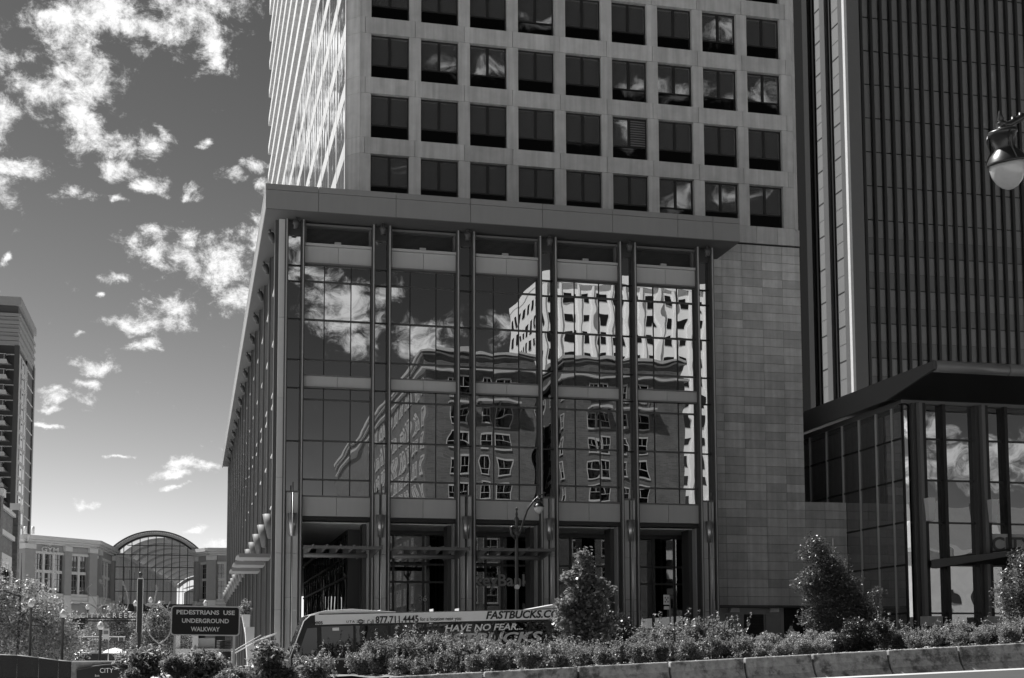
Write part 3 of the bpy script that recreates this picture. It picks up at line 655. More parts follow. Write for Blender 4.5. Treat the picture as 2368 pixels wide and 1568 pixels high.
# ------------------------------------------------------------------ left background: mall, arcade, apartment tower
BR = mat('gym_wall', .29, .85, .12, 1.2, streak=.1); PIL = mat('gym_pier', .26, .85, .12, 1.2)
ZR = 15.95
gA, gB, gC, gD = atZ(30, 1239, ZR), atZ(62, 1237, ZR), atZ(221, 1250.6, ZR), atZ(265, 1271, ZR)
GY = thing('gym_building', 'pale two-storey mall building with corner piers and tall windows, left of the glass arcade', 'building', (gB.x, gB.y, 0))
def wall_face(root, p, q, piers, wins, zt=ZR, depth=1.2, sign=1):
    """facade from p to q; positions along it run 0..1; piers and windows are cut in as separate parts"""
    p = Vector((p.x, p.y, 0)); q = Vector((q.x, q.y, 0)); d = q-p; L = d.length; t = d/L; n = Vector((t.y, -t.x, 0))
    def blk(nm, s0, s1, z0, z1, o0, o1, m):
        a = p+t*s0; b = p+t*s1
        return MB().hexa([a+n*o1+Vector((0,0,z0)), b+n*o1+Vector((0,0,z0)), b+n*o0+Vector((0,0,z0)), a+n*o0+Vector((0,0,z0)),
                          a+n*o1+Vector((0,0,z1)), b+n*o1+Vector((0,0,z1)), b+n*o0+Vector((0,0,z1)), a+n*o0+Vector((0,0,z1))]).build(nm, m, root)
    blk('wall', 0, L, .0, zt-.9, -depth, -.25, BR)
    blk('cornice', -.2, L+.2, zt-.48, zt, -depth, .75, CREAM); blk('cornice', -.1, L+.1, zt-.74, zt-.50, -depth, .5, CREAM); blk('cornice', 0, L, zt-.98, zt-.76, -depth, .28, CREAM)
    blk('upper_wall', 0, L, zt-1.9, zt-1.0, -.25, 0, BR)
    blk('string_course', 0, L, 8.05, 8.35, -.25, .3, CREAM); blk('string_course', 0, L, 8.4, 8.85, -.25, .18, CREAM); blk('lower_wall', 0, L, 6.7, 8.0, -.25, 0, BR)
    blk('shop_lintel', 0, L, 6.3, 6.7, -.25, .1, CREAM); blk('shop_glass', 0, L, .2, 6.3, -.3, -.2, BLACK)
    for s, w in piers:
        blk('pier', s*L-w/2, s*L+w/2, .2, zt-1.65, -.2, .35, PIL); blk('pier_cap', s*L-w/2-.03, s*L+w/2+.03, zt-1.62, zt-1.0, -.2, .42, CREAM)
        blk('pier_block', s*L-w/2-.03, s*L+w/2+.03, 6.7, 9.0, -.2, .42, CREAM)
    for s0, s1, k in wins:
        a, b = s0*L, s1*L; wd = (b-a)/k; wt = zt-2.1
        blk('window_head', a-.1, b+.1, wt, zt-1.8, -.2, .12, CREAM); blk('window_sill', a-.1, b+.1, 8.9, 9.2, -.2, .2, CREAM)
        for i in range(k):
            w0, w1 = a+i*wd+.13, a+(i+1)*wd-.13
            wn = blk('window', w0, w1, 9.2, wt, -.24, -.16, GLASS_D)
            bars = MB()
            c = p+t*(w0+w1)/2; bars.bar(c+n*-.12+Vector((0,0,9.2)), c+n*-.12+Vector((0,0,wt)), .06)
            for z in (10.0, 10.9, 12.6, 13.3):
                bars.bar(p+t*w0+n*-.12+Vector((0,0,z)), p+t*w1+n*-.12+Vector((0,0,z)), .05)
            bars.build('glazing_bar', MIDM, wn)
            blk('window_belt', w0, w1, 11.6, 11.95, -.2, -.02, CREAM)
            if i: blk('window_post', a+i*wd-.15, a+i*wd+.15, 9.2, wt, -.2, .05, CREAM)
wall_face(GY, gA+(gA-gB)*1.0, gB, [(.93, .9)], [(.35, .8, 3)])
wall_face(GY, gB, gC, [(.03, 1.5), (.575, 1.0), (.95, 1.2)], [(.10, .53, 3), (.63, .88, 2)])
wall_face(GY, gC, gD, [(.2, .7), (.9, .8)], [(.02, .12, 1), (.35, .78, 3)])
MB().prism([tuple(gA+(gA-gB)*1.0+Vector((0,1,-1.5))), tuple(gB+Vector((0,.8,-1.5))), tuple(gC+Vector((-.3,.8,-1.5))), tuple(gD+Vector((-.5,1,-1.5))), (gD.x, 240, ZR-1.5), (-40, 240, ZR-1.5)], (0,0,.9)).build('roof', mat('flat_roof', .2, .9, .1), GY)
text('lettering', 'GYM', mat('gym_lettering', .5, .4, 0), GY, tuple(atY(116, 1271, gB.lerp(gC, .36).y-.55)), h=.62, w=2.5, rot=(R90, 0, math.atan2((gC-gB).y, (gC-gB).x)), bold=.015)
text('lettering', 'THE', mat('gym_lettering', .5, .4, 0), GY, tuple(atY(112, 1262, gB.lerp(gC, .36).y-.55)), h=.34, w=1.1, rot=(R90, 0, math.atan2((gC-gB).y, (gC-gB).x)), bold=.01)
for u in (58, 76): MB().tube([(atZ(u,1235,ZR)).to_tuple(), tuple(atZ(u,1235,ZR)+Vector((0,0,.9)))], .18, 8).build('roof_vent', WHITE, GY)

eE, eF, eG = atZ(450, 1272, ZR), atZ(484, 1267.5, ZR), atZ(540, 1268, ZR)
MW = thing('mall_wing', 'pale mall wing between the glass arcade and the tall podium side', 'building', (eF.x, eF.y, 0))
wall_face(MW, eE, eF, [(.2, .6)], [(.5, .85, 1)])
wall_face(MW, eF, eG+(eG-eF)*1.5, [(.04, 1.3)], [(.14, .40, 2), (.55, .8, 2)])

YA = 189.0
AR = thing('glass_arcade', 'arched glass end wall of the shopping arcade with curved roof ribs seen through it', 'building', ((gD.x+eE.x)/2, YA, 0))
aL, aR = atY(267, 1300, YA).x, atY(452, 1300, YA).x; acx = (aL+aR)/2; hw = (aR-aL)/2
zs, za_ = atY(360, 1283, YA).z, atY(360, 1241, YA).z
def arc(hw_, rise, z0, n=30):
    R = (hw_*hw_+rise*rise)/(2*rise); a0 = math.asin(hw_/R); return [(acx+R*math.sin(-a0+2*a0*i/n), z0+rise-R+R*math.cos(-a0+2*a0*i/n)) for i in range(n+1)]
rise = za_-zs
def bend(y): return max(0, y-YA)*.075          # the arcade runs off slightly to the right
def iwall(nm, m, x0, x1, y0, y1, z0, z1):
    a_, b_ = bend(y0), bend(y1); return MB().hexa([(x0+a_,y0,z0),(x1+a_,y0,z0),(x1+b_,y1,z0),(x0+b_,y1,z0),(x0+a_,y0,z1),(x1+a_,y0,z1),(x1+b_,y1,z1),(x0+b_,y1,z1)]).build(nm, m, AR)
def band(name, ro, ri, y0, y1, m, dz0=0, dz1=0):
    o_ = arc(hw+ro, rise+ro*.72+dz0, zs-ro*.2); i_ = arc(hw+ri, rise+ri*.72+dz1, zs-ri*.2); mb = MB()
    for a in range(30):
        p0, p1, q0, q1 = o_[a], o_[a+1], i_[a], i_[a+1]
        a_, b_ = bend(y0), bend(y1)
        mb.hexa([(q0[0]+a_,y0,q0[1]),(q1[0]+a_,y0,q1[1]),(q1[0]+b_,y1,q1[1]),(q0[0]+b_,y1,q0[1]),(p0[0]+a_,y0,p0[1]),(p1[0]+a_,y0,p1[1]),(p1[0]+b_,y1,p1[1]),(p0[0]+b_,y1,p0[1])])
    return mb.build(name, m, AR)
band('roof_rim', 1.35, 1.08, YA-1.6, YA+.4, DARKM); band('dentil_band', 1.08, .9, YA-1.1, YA+.2, mat('dentil', .3, .7, .1)); band('archivolt', .9, .3, YA-.7, YA+.2, CREAM); band('arch_frame', .3, 0, YA-.9, YA+.3, BLACK)
for i, (x, z) in enumerate(arc(hw+1.0, rise+.72, zs-.2, 60)): ubox('dentil', WHITE if i % 1 == 0 else BLACK, AR, x-.09, x+.09, YA-1.2, YA-1.1, z-.1, z+.1)
for x in (aL-.35, aR): ubox('jamb', BLACK, AR, x, x+.35, YA-.9, YA+.3, 0, zs+.3)
for i in range(1, 10):
    x = aL+(aR-aL)*i/10; zt = np.interp(x, [p[0] for p in arc(hw, rise, zs)], [p[1] for p in arc(hw, rise, zs)])
    ubox('mullion', BLACK, AR, x-.05, x+.05, YA-.1, YA+.1, 8.6, zt)
zb_ = [atY(360, v, YA).z for v in (1262, 1283.5, 1312, 1340, 1368)]
for z in zb_:
    xx = [p[0] for p in arc(hw, rise, zs) if p[1] > z]; xa, xb = (min(xx), max(xx)) if z > zs else (aL, aR)
    ubox('transom', BLACK, AR, xa, xb, YA-.1, YA+.1, z-.045, z+.045)
cols_ = [8.6]+sorted(zb_)
for i in range(10):                                        # panes, clipped to the arch at the top row
    xa, xb = aL+(aR-aL)*i/10, aL+(aR-aL)*(i+1)/10; ap = arc(hw, rise, zs)
    ta = float(np.interp(xa, [p[0] for p in ap], [p[1] for p in ap])); tb = float(np.interp(xb, [p[0] for p in ap], [p[1] for p in ap]))
    for j, z0 in enumerate(cols_):
        z1 = cols_[j+1] if j+1 < len(cols_) else 99
        a1, b1 = min(z1, max(ta, z0)), min(z1, max(tb, z0))
        if a1 <= z0 and b1 <= z0: continue
        MB().prism([(xa, YA+.02, z0), (xb, YA+.02, z0), (xb, YA+.02, max(b1, z0+.01)), (xa, YA+.02, max(a1, z0+.01))], (0, .03, 0)).build('glass_pane', CLEAR_A, AR)
ubox('base_beam', BLACK, AR, aL-.3, aR+.3, YA-.5, YA+.2, 7.6, 8.6)
ubox('dark_opening', JOINT, AR, aL-.3, aR+.3, YA+3, YA+3.2, 0, 7.6)
iwall('gallery_floor', PAVE, aL-.3, aR+.3, YA+.3, YA+92, 8.2, 8.5)
# inside: side walls with piers, vault ribs, second arch at the far end
INW = mat('arcade_inner_wall', .5, .8, .15, 1)
iwall('inner_wall', INW, aL-.3, aL, YA+.4, YA+92, 8.5, zs+.2); iwall('inner_wall', INW, aR, aR+.3, YA+.4, YA+92, 8.5, zs+.2)
for i in range(15):
    y = YA+4+i*6; iwall('inner_pier', CREAM, aL, aL+.5, y, y+.9, 8.5, zs+.1); iwall('inner_window', BLACK, aL, aL+.08, y+1.4, y+5.4, 9, zs-1.2)
    iwall('inner_cornice', CREAM, aL, aL+.8, y-2, y+4, zs-.1, zs+.35)
for i in range(9):
    y = YA+6+i*9.5
    for dy, w in ((0, .3), (1.0, .3), (2.0, .3), (3.0, .3)):
        o_ = arc(hw-.05, rise+.1, zs+.1); mb = MB()
        for a in range(30):
            p0, p1 = o_[a], o_[a+1]; k_ = bend(y+dy); mb.hexa([(p0[0]+k_,y+dy,p0[1]-.3),(p1[0]+k_,y+dy,p1[1]-.3),(p1[0]+k_,y+dy+w,p1[1]-.3),(p0[0]+k_,y+dy+w,p0[1]-.3),(p0[0]+k_,y+dy,p0[1]),(p1[0]+k_,y+dy,p1[1]),(p1[0]+k_,y+dy+w,p1[1]),(p0[0]+k_,y+dy+w,p0[1])])
        mb.build('vault_rib', CREAM, AR)
    band('vault_lining', 1.2, .35, y+3.4, y+9.0, mat('vault_lining', .3, .7, .1))
band('far_arch', .2, -.8, YA+92, YA+93, MIDM)
for i in range(1, 8): x = aL+(aR-aL)*i/8+bend(YA+93); ubox('far_mullion', BLACK, AR, x-.05, x+.05, YA+93, YA+93.1, 8.5, za_)
band('far_arch_frame', -.6, -1.3, YA+100, YA+101, CREAM, -.9, -.9)
fw = [(x+bend(YA+102), YA+102, z) for x, z in arc(hw-.8, rise-1.0, zs-.6)]
MB().prism([(acx-hw+.8+bend(YA+102), YA+102, 8)]+fw+[(acx+hw-.8+bend(YA+102), YA+102, 8)], (0, .3, 0)).build('far_wall', mat('far_wall', .2, .8, .5, .6), AR)

# --- apartment tower at the left edge
AT = thing('apartment_tower', 'high apartment tower with stacked glass-railed balconies and stepped cornice at the left edge', 'building', (-34, 280, 0))
ax1, ay0, ay1 = -33.95, 280.0, 307.0
DG = mat('dark_brick_facade', .035, .6, .2, .8)
MB().box(-62, ax1-.5, ay0+.4, ay1, 0, 66.5).build('core', DG, AT)
for i, (z0, z1, o) in enumerate(((71.1, 72.8, .0), (69.6, 71.0, -.55), (68.9, 69.5, -.1), (68.1, 68.8, -.35), (67.3, 68.0, -.1), (66.5, 67.2, -.35), (65.7, 66.4, -.1), (64.9, 65.6, -.35), (64.0, 64.8, -.1), (63.0, 63.9, -.2))):
    ubox('cornice_band', (FASC, DARKM)[i == 1], AT, -62, ax1+o, ay0-o, ay1+.5, z0, z1)
LW = mat('apartment_cladding', .48, .6, .08, 1)
FLH = 3.06
for i in range(19):
    z = 61.6-i*FLH
    if z < 4: break
    ubox('side_wall_panel', LW, AT, ax1-.5, ax1-.1, ay0+.5, ay0+14.5, z-FLH+.03, z-.06)
    ubox('floor_line', CREAM, AT, -62, ax1-.05, ay0+.2, ay0+.4, z-.5, z-.32); ubox('floor_line', CREAM, AT, ax1-.5, ax1-.05, ay0+14.5, ay1, z-.55, z-.35)
    wd_ = ubox('side_window', GLASS_S, AT, ax1-.12, ax1-.05, ay0+4.2, ay0+12.6, z-FLH+.45, z-.45)
    for yy in (ay0+3.4, ay0+4.4, ay0+9.0, ay0+9.8, ay0+12.8): ubox('window_line', BLACK, AT, ax1-.08, ax1-.03, yy-.05, yy+.05, z-FLH+.4, z-.4)
    ubox('vent', BLACK, AT, ax1-.1, ax1, ay0+6.2, ay0+7.4, z-1.25, z-.95)
    bz = z-1.75
    bal = MB().hexa([(-60,ay0-1.2,bz-.75),(-36.0,ay0-1.2,bz-.75),(-35.4,ay0+.4,bz-.75),(-60,ay0+.4,bz-.75),(-60,ay0-1.7,bz),(-36.2,ay0-1.7,bz),(-36.2,ay0+.4,bz),(-60,ay0+.4,bz)]).build('balcony', mat('balcony_slab', .33, .7, .05), AT)
    rl = MB()
    for x in np.arange(-58.4, -36.2, 1.28): rl.box(x-.03, x+.03, ay0-1.62, ay0-1.56, bz, bz+1.05)
    rl.box(-60, -36.3, ay0-1.63, ay0-1.55, bz+1.03, bz+1.1); rl.box(-36.36, -36.3, ay0-1.6, ay0+.3, bz+1.03, bz+1.1); rl.build('railing', CREAM, bal)
    MB().box(-60, -36.35, ay0-1.6, ay0-1.58, bz+.05, bz+1.0).build('rail_glass', GLASS_D, bal)
ubox('side_glass', mat('side_dark', .03, .4, .1), AT, ax1-.5, ax1-.2, ay0+14.5, ay1-.2, 0, 63); ubox('edge_post', MIDM, AT, ax1-.4, ax1+.05, ay1-2.2, ay1, 0, 64)
ubox('corner_post', DARKM, AT, ax1-1, ax1-.05, ay0+.0, ay0+.5, 0, 63)
for x in (-38.6,): ubox('drain_line', MIDM, AT, x, x+.1, ay0-.05, ay0+.3, 0, 63)

# --- brick building in front of it, far left edge
BB = thing('brick_building', 'dark brick building with stone caps and a tall barred window at the far left edge', 'building', (-13.2, 98, 0))
bm_ = brickmat('brick_wall', .15, 2.2)
MB().box(-30, -13.2, 97, 109.3, 0, 12.1).build('wall', bm_, BB)
for y in (98.3, 107.9):
    ubox('pier', bm_, BB, -13.3, -12.85, y, y+1.2, 0, 12.7); ubox('pier_cap', CREAM, BB, -13.45, -12.7, y-.12, y+1.32, 12.7, 13.2)
ubox('parapet_cap', CREAM, BB, -13.6, -13.0, 97, 109.3, 12.1, 12.35); ubox('stone_band', CREAM, BB, -13.3, -13.02, 97, 109.2, 10.3, 10.65)
wn = ubox('window', BLACK, BB, -13.25, -13.15, 101.4, 106.2, 1, 8.0); ubox('window_surround', CREAM, BB, -13.3, -13.05, 101.0, 106.6, 8.0, 9.0); ubox('window_surround', CREAM, BB, -13.3, -13.05, 106.2, 107.2, 1, 8.0)
for i in range(3): ubox('window_bar', BLACK, BB, -13.15, -13.05, 102.4+i*1.2, 102.55+i*1.2, 1, 8.4)

# ------------------------------------------------------------------ buildings across the street, behind the camera, seen in the glass
HB = thing('brick_hotel', 'dark brick hotel with two wings, double cornice and arched balconies, mirrored in the podium glass', 'building', (31.4, -34.6, 0))
hb = brickmat('hotel_brick', .06, 1.1, .8)
TRIM = mat('hotel_trim', .27, .7, .1); WIN = mirror('hotel_glass', .3, .003, .8)
wfr = MB(); 
def hotel_window(w, h, sash=True):
    mb = MB(); mb.box(-w/2-.14, w/2+.14, 0, .16, -.22, 0); mb.box(-w/2-.1, -w/2, 0, .1, 0, h); mb.box(w/2, w/2+.1, 0, .1, 0, h); mb.box(-w/2-.1, w/2+.1, 0, .12, h, h+.22)
    mb.box(-w/2, w/2, 0, .06, h*.5-.04, h*.5+.04); mb.box(-.03, .03, 0, .06, h*.5, h); return mb
HF = {w: hotel_window(w, 2.1).mesh('window_frame', TRIM) for w in (1.3, 2.0)}
HG = {w: MB().box(-w/2, w/2, 0, .03, 0, 2.1).mesh('window_pane', WIN) for w in (1.3, 2.0)}
def hwin(x, y, z, w, rot=0):
    o = inst('window', HF[w], HB, (x, y, z), rot=(0, 0, rot)); p_ = link(bpy.data.objects.new('pane', HG[w])); p_.parent = o
for (x0, x1) in ((31.4, 47.1), (51.8, 69.6)):
    y1 = -34.6; y0 = -150 if x0 < 40 else -70
    MB().box(x0, x1, y0, y1, 0, 44.0).build('wall', hb, HB)
    ubox('parapet', TRIM, HB, x0-.5, x1+.5, y0, y1+.55, 44.0, 44.45); ubox('parapet', TRIM, HB, x0-.3, x1+.3, y0, y1+.3, 43.5, 43.7); ubox('cornice', TRIM, HB, x0-.6, x1+.6, y0, y1+.6, 41.5, 41.85)
    cs = (x0+4.0, x0+5.6, x0+8.5, x0+11.2)
    for r in range(11):
        z = 2.2+r*3.55
        if r == 10: z = 38.4
        for i, x in enumerate(cs): hwin(x, y1, z, 1.3 if i != 3 else 2.0)
        for j in range(16 if x0 < 40 else 5):
            if r < 11: hwin(x0, y1-2.2-j*3.6-(.8 if j % 2 else 0), z, 1.3, math.pi/2)
    for xa, xb in ((x0+3.0, x0+6.6), (x0+7.4, x0+13.6)):
        bl = MB().box(xa, xb, y1, y1+1.7, 37.0, 37.3).build('balcony', TRIM, HB)
        rr = MB().box(xa, xb, y1+1.62, y1+1.68, 38.2, 38.28)
        for x in np.arange(xa, xb, .25): rr.box(x, x+.05, y1+1.62, y1+1.68, 37.3, 38.2)
        rr.build('railing', IRON, bl)
        br = MB()
        for x in (xa+.3, (xa+xb)/2, xb-.5): br.prism([(x, y1, 37.0), (x, y1+1.5, 37.0), (x, y1, 35.7)], (.22, 0, 0))
        br.build('bracket', mat('balcony_bracket', .06, .6, .1), bl)
ubox('court_wall', hb, HB, 47.1, 51.8, -62, -61, 0, 36)
WT = thing('pale_grid_tower', 'pale concrete tower with a grid of square windows, mirrored in the upper podium glass', 'building', (58.8, -74, 0))
pc = mat('pale_concrete', .66, .8, .06, .6)
MB().box(58.8, 92, -99, -74.4, 0, 68).build('wall', pc, WT)
tf = MB().box(-.68, .68, -.25, .05, -.85, .85).mesh('window', mirror('grid_window_glass', .12, .004, .5))
tg = MB(); tg.box(-1.35, -1.0, 0, .45, -1.8, 1.8).box(1.0, 1.35, 0, .45, -1.8, 1.8)
for r in range(18):
    z = 66-1.9-r*3.55
    for i in range(11): inst('window', tf, WT, (60.6+i*3.0, -74.35, z))
    for i in range(8):
        inst('window', tf, WT, (58.76, -75.9-i*3.0, z), rot=(0, 0, R90))
for i in range(12): ubox('pilaster', pc, WT, 58.8+i*3.0, 59.35+i*3.0, -74.4, -73.95, 0, 67.5)
ubox('roof_band', pc, WT, 58.7, 92.1, -99, -73.9, 66.6, 68)
SH = thing('stone_hall', 'low pale stone hall with arched windows and hipped roof, mirrored in the pavilion glass', 'building', (84, -28, 0))
ubox('wall', mat('hall_stone', .38, .8, .2, .8), SH, 84, 128, -48, -28, 0, 16.0)
MB().hexa([(83,-49,16),(129,-49,16),(129,-27,16),(83,-27,16),(91,-40,23),(121,-40,23),(121,-36,23),(91,-36,23)]).build('roof', mat('slate_roof', .12, .8, .2), SH)
for i in range(9):
    x = 87+i*4.6; wd = ubox('window', BLACK, SH, x, x+1.6, -28.05, -27.9, 2.2, 5.4)
    MB().tube([(x+.8, -28.04, 5.4), (x+.8, -27.92, 5.4)], .8, 16).build('window_arch', BLACK, SH); ubox('window', BLACK, SH, x, x+1.6, -28.05, -27.9, 8.0, 10.4)
for x in (95, 108, 118):
    MB().prism([(x-2.2, -27, 16), (x+2.2, -27, 16), (x, -27, 19.5)], (0, -6, 0)).build('gable', mat('gable_trim', .4, .7, .1), SH)
ubox('eaves', TRIM, SH, 83.5, 128.5, -27.9, -27, 15.5, 16)

# ------------------------------------------------------------------ concrete barrier, planted bed
BY = 45.0
def btop(x): return 1.245+(x-12.37)*(2.04-1.23)/(30.18-12.37)
BG = 'concrete barrier segments along the planted bed'
pos_w = ['hidden left of the view', '', '']
def barrier(x0, x1, label):
    mb = MB()
    def prof(x):
        t = btop(x); return [(BY-.10, t), (BY+.12, t), (BY+.20, t-1.6), (BY-.62, t-1.6), (BY-.60, t-1.0), (BY-.28, t-.62), (BY-.16, t-.34)]
    a = prof(x0+.03); b = prof(x1-.03); n = len(a)
    mb.v = [(x0+.03, y, z) for y, z in a]+[(x1-.03, y, z) for y, z in b]
    mb.f = [tuple(range(n)), tuple(range(2*n-1, n-1, -1))]+[((i+1)%n, i, n+i, n+(i+1)%n) for i in range(n)]
    o = link(bpy.data.objects.new('concrete_barrier', mb.mesh('barrier', BARR, (x0, BY, 0)))); o.location = (x0, BY, 0)
    bv = o.modifiers.new('bevel', 'BEVEL'); bv.width = .05; bv.segments = 2; bv.angle_limit = .9; bv.limit_method = 'ANGLE'
    tag(o, label, 'barrier', BG)
bx = [6.4, 9.6, 12.9, 16.2, 19.0, 21.6, 24.55, 27.4, 30.4, 33.4]
bl_ = ['stained concrete barrier segment, left end, below the bus windows', 'stained concrete barrier segment left of the one below the small maple', 'stained concrete barrier segment below the bus rear and the small maple',
       'stained concrete barrier segment just right of the one below the small maple', 'stained concrete barrier segment below the rightmost entrance bay of the podium', 'stained concrete barrier segment below the service doors, cracked face',
       'stained concrete barrier segment below the feathery dark tree', 'stained concrete barrier segment below the left end of the glass pavilion', 'stained concrete barrier segment at the right edge of the photograph']
for (a, b), l in zip(zip(bx[:-1], bx[1:]), bl_): barrier(a, b, l)
bed = MB(); nx = 60
r_ = random.Random(5)
for j, y in enumerate((45.1, 46.2, 47.6, 49.5, 51.8)):
    for i in range(nx+1):
        x = -1+i*.62; bed.v.append((x, y, (btop(max(x, 8))-.07 if x > 8 else btop(8)-.07)+r_.uniform(-.05, .05)-.25*(j > 3)))
bed.f = [(j*(nx+1)+i, j*(nx+1)+i+1, (j+1)*(nx+1)+i+1, (j+1)*(nx+1)+i) for j in range(4) for i in range(nx)]
tag(bed.build('planting_bed', SOIL), kind='structure')
bk = MB()
for i in range(12): x = -1+i*3.1; bk.box(x, x+3.08, 51.8, 52.1, gz(x, 52)-.2, btop(max(x, 8))-.1)
tag(bk.build('bed_kerb', PAVE, None), kind='structure')
rs = np.random.RandomState(4); nch = 5000
px_ = rs.uniform(8, 36, nch); py_ = rs.uniform(45.15, 50, nch); pz_ = np.array([btop(x) for x in px_])-.03
o = link(bpy.data.objects.new('bark_chips', leafmesh('bark_chips', np.stack([px_, py_, pz_], 1), .16, mat('bark_chip', .42, .9, 0, isl=.5), 2, .4, 2.5))); tag(o, 'loose pale bark chips covering the planted bed behind the barrier', 'mulch', kind='stuff')
ubox_k = MB().box(25, 40, 43.7, 43.9, 0, .0).v
kb = MB()
for i in range(5): x = 22+i*3; za = btop(x)-1.62; zb2 = btop(x+3)-1.62; kb.hexa([(x,43.2,za-.6),(x+2.99,43.2,zb2-.6),(x+2.99,43.5,zb2-.9),(x,43.5,za-.9),(x,43.2,za),(x+2.99,43.2,zb2),(x+2.99,43.5,zb2),(x,43.5,za)])
tag(kb.build('road_edge_strip', WHITE), kind='structure')

# ------------------------------------------------------------------ plants
def stems(mb, base, top, n, spread, r0, seed):
    rr = random.Random(seed)
    for i in range(n):
        a = rr.uniform(0, 6.28); h = rr.uniform(.6, 1); tx, ty = math.cos(a)*spread*rr.random(), math.sin(a)*spread*rr.random()
        p = [Vector((base[0]+tx*.1, base[1]+ty*.1, base[2])), Vector((base[0]+tx*.45, base[1]+ty*.45, base[2]+(top-base[2])*h*.5)), Vector((base[0]+tx, base[1]+ty, base[2]+(top-base[2])*h))]
        mb.tube(p, [r0, r0*.7, r0*.3], 5)
def shrub_meshes(tagname, kind, seed, n, leaf, m, R=.9, H=1.1, aspect=.5):
    rr = random.Random(seed); bl = []
    for i in range(9): a = rr.uniform(0, 6.28); d = rr.uniform(0, R*.55); q = rr.uniform(.28, .45)*R; bl.append((math.cos(a)*d, math.sin(a)*d, rr.uniform(.2, .85)*H, q*rr.uniform(.7, 1.3), q*rr.uniform(.7, 1.3), q*rr.uniform(.6, 1.0)))
    pts = clumps(bl, n, seed, .45, .06)
    if kind == 'spiky':                                   # upright shoots above the crown
        ex = []
        rg = np.random.default_rng(seed)
        for i in range(34):
            a = rg.uniform(0, 6.28); d = rg.uniform(0, R*1.0); h0 = H*rg.uniform(.3, .85); L = rg.uniform(.25, .75); tx, ty = rg.normal(0, .12, 2)
            t = rg.uniform(0, 1, 34); ex.append(np.stack([math.cos(a)*d+tx*t+rg.normal(0, .035, 34), math.sin(a)*d+ty*t+rg.normal(0, .035, 34), h0+L*t], 1))
        pts = np.vstack([pts]+ex)
    pts = pts[pts[:,2] > .02]
    fo = leafmesh('foliage_'+tagname, pts, leaf, m, seed, aspect)
    st = MB(); stems(st, (0,0,-.1), H*.85, 12, R*.7, .022, seed); return fo, st.mesh('stems_'+tagname, BARK)
KIND = {'spiky': [shrub_meshes('spiky%d' % i, 'spiky', 20+i, 4200, .105, LEAF, aspect=.40) for i in range(5)],
        'round': [shrub_meshes('round%d' % i, 'round', 40+i, 4600, .085, LEAF4, H=.95, aspect=.6) for i in range(3)],
        'big': [shrub_meshes('big%d' % i, 'round', 60+i, 8500, .14, LEAF, R=1.0, H=1.5, aspect=.38) for i in range(3)],
        'dark': [shrub_meshes('dark%d' % i, 'round', 70+i, 5200, .09, LEAF3, aspect=.5) for i in range(1)]}
def shrub(kind, i, x, y, z, s, rz, label, group=None, sz=1):
    t = thing('shrub', label, 'shrub', (x, y, z), group, local=True); fo, st = KIND[kind][i % len(KIND[kind])]
    t.rotation_euler = (0, 0, rz); t.scale = (s, s, s*sz)
    a = link(bpy.data.objects.new('foliage', fo)); a.parent = t; b = link(bpy.data.objects.new('stems', st)); b.parent = t
    return t
rr = random.Random(12)
# big-leaved shrubs round the sign (nearer)
for i, (u, v, Y, s, lab) in enumerate([(343, 1499, 38.6, 1.1, 'round large-leaved shrub left of the black pedestrian sign, low in the corner'),
                                       (468, 1494, 40.0, 1.15, 'dark round large-leaved shrub under the middle of the black pedestrian sign'),
                                       (612, 1484, 39.5, 1.3, 'large-leaved shrub right of the sign post, in front of the bus nose')]):
    p = atY(u, v, Y); shrub('big', i, p.x, Y, p.z-(1.58, 1.34, 1.58)[i]*s, s, rr.uniform(0, 6), lab)
p = atY(735, 1505, 43.5); shrub('spiky', 1, p.x, 43.5, p.z-1.3, 1.0, 2, 'loose leafy shrub with thin shoots in front of the bus door')
for i, (u, v, Y, s, lab) in enumerate([(405, 1540, 36.5, .7, 'low shrub at the bottom edge below the left sign post'), (540, 1545, 36.5, .6, 'low shrub at the bottom edge beside the right sign post'), (300, 1560, 37, .45, 'low shrub at the bottom edge left of the round shrub')]):
    p = atY(u, v, Y); shrub('big', i, p.x, Y, p.z-1.2*s, s, i, lab)
HG_ = 'leafy shrubs packed in the bed behind the barrier'
BACK = ['under the word Call on the bus', 'under the phone number on the bus, left part', 'under the phone number on the bus, right part', 'under the start of HAVE on the bus', 'under the word NO on the bus', 'under the word FEAR on the bus', 'under COM on the bus roof band', 'left of the small maple trunk, below the bus rear',
        'right of the small maple trunk, before the low dark tree', 'right of the low dark tree, before the last bay', 'before the small white parking notice', 'just right of the small white parking notice', 'before the last podium column', 'at its right end, left of the service doors']
row = [(870,1466,.95),(930,1455,1.05),(1000,1452,1.1),(1065,1464,1.0),(1125,1472,.95),(1190,1474,1.0),(1250,1478,1.0),(1305,1480,.9),(1365,1485,.9),(1440,1475,.95),(1500,1440,1.05),(1560,1425,1.1),(1615,1422,1.1),(1670,1425,1.05)]
for i, (u, v, s) in enumerate(row):
    Y = 47.2+(i % 3)*.5; p = atY(u, v, Y); zb_b = (btop(max(p.x, 8))-.1)
    h = max(.8, p.z-zb_b+.12); shrub('spiky', i, p.x, Y, zb_b-.05, .92*s, rr.uniform(0, 6), 'tall back-row shrub '+BACK[i], HG_, sz=h/(1.45*.92*s))
FRONT = ['leftmost, at the bus wheel', 'second from the left end', 'third from the left end', 'under the left part of the phone number', 'under the right part of the phone number', 'below HAVE on the bus', 'below FEAR on the bus', 'left of the small maple', 'at the foot of the small maple', 'right of the small maple', 'below the dark tree', 'fourth from its right end', 'third from its right end', 'next to last on the right', 'last on the right, below the last column']
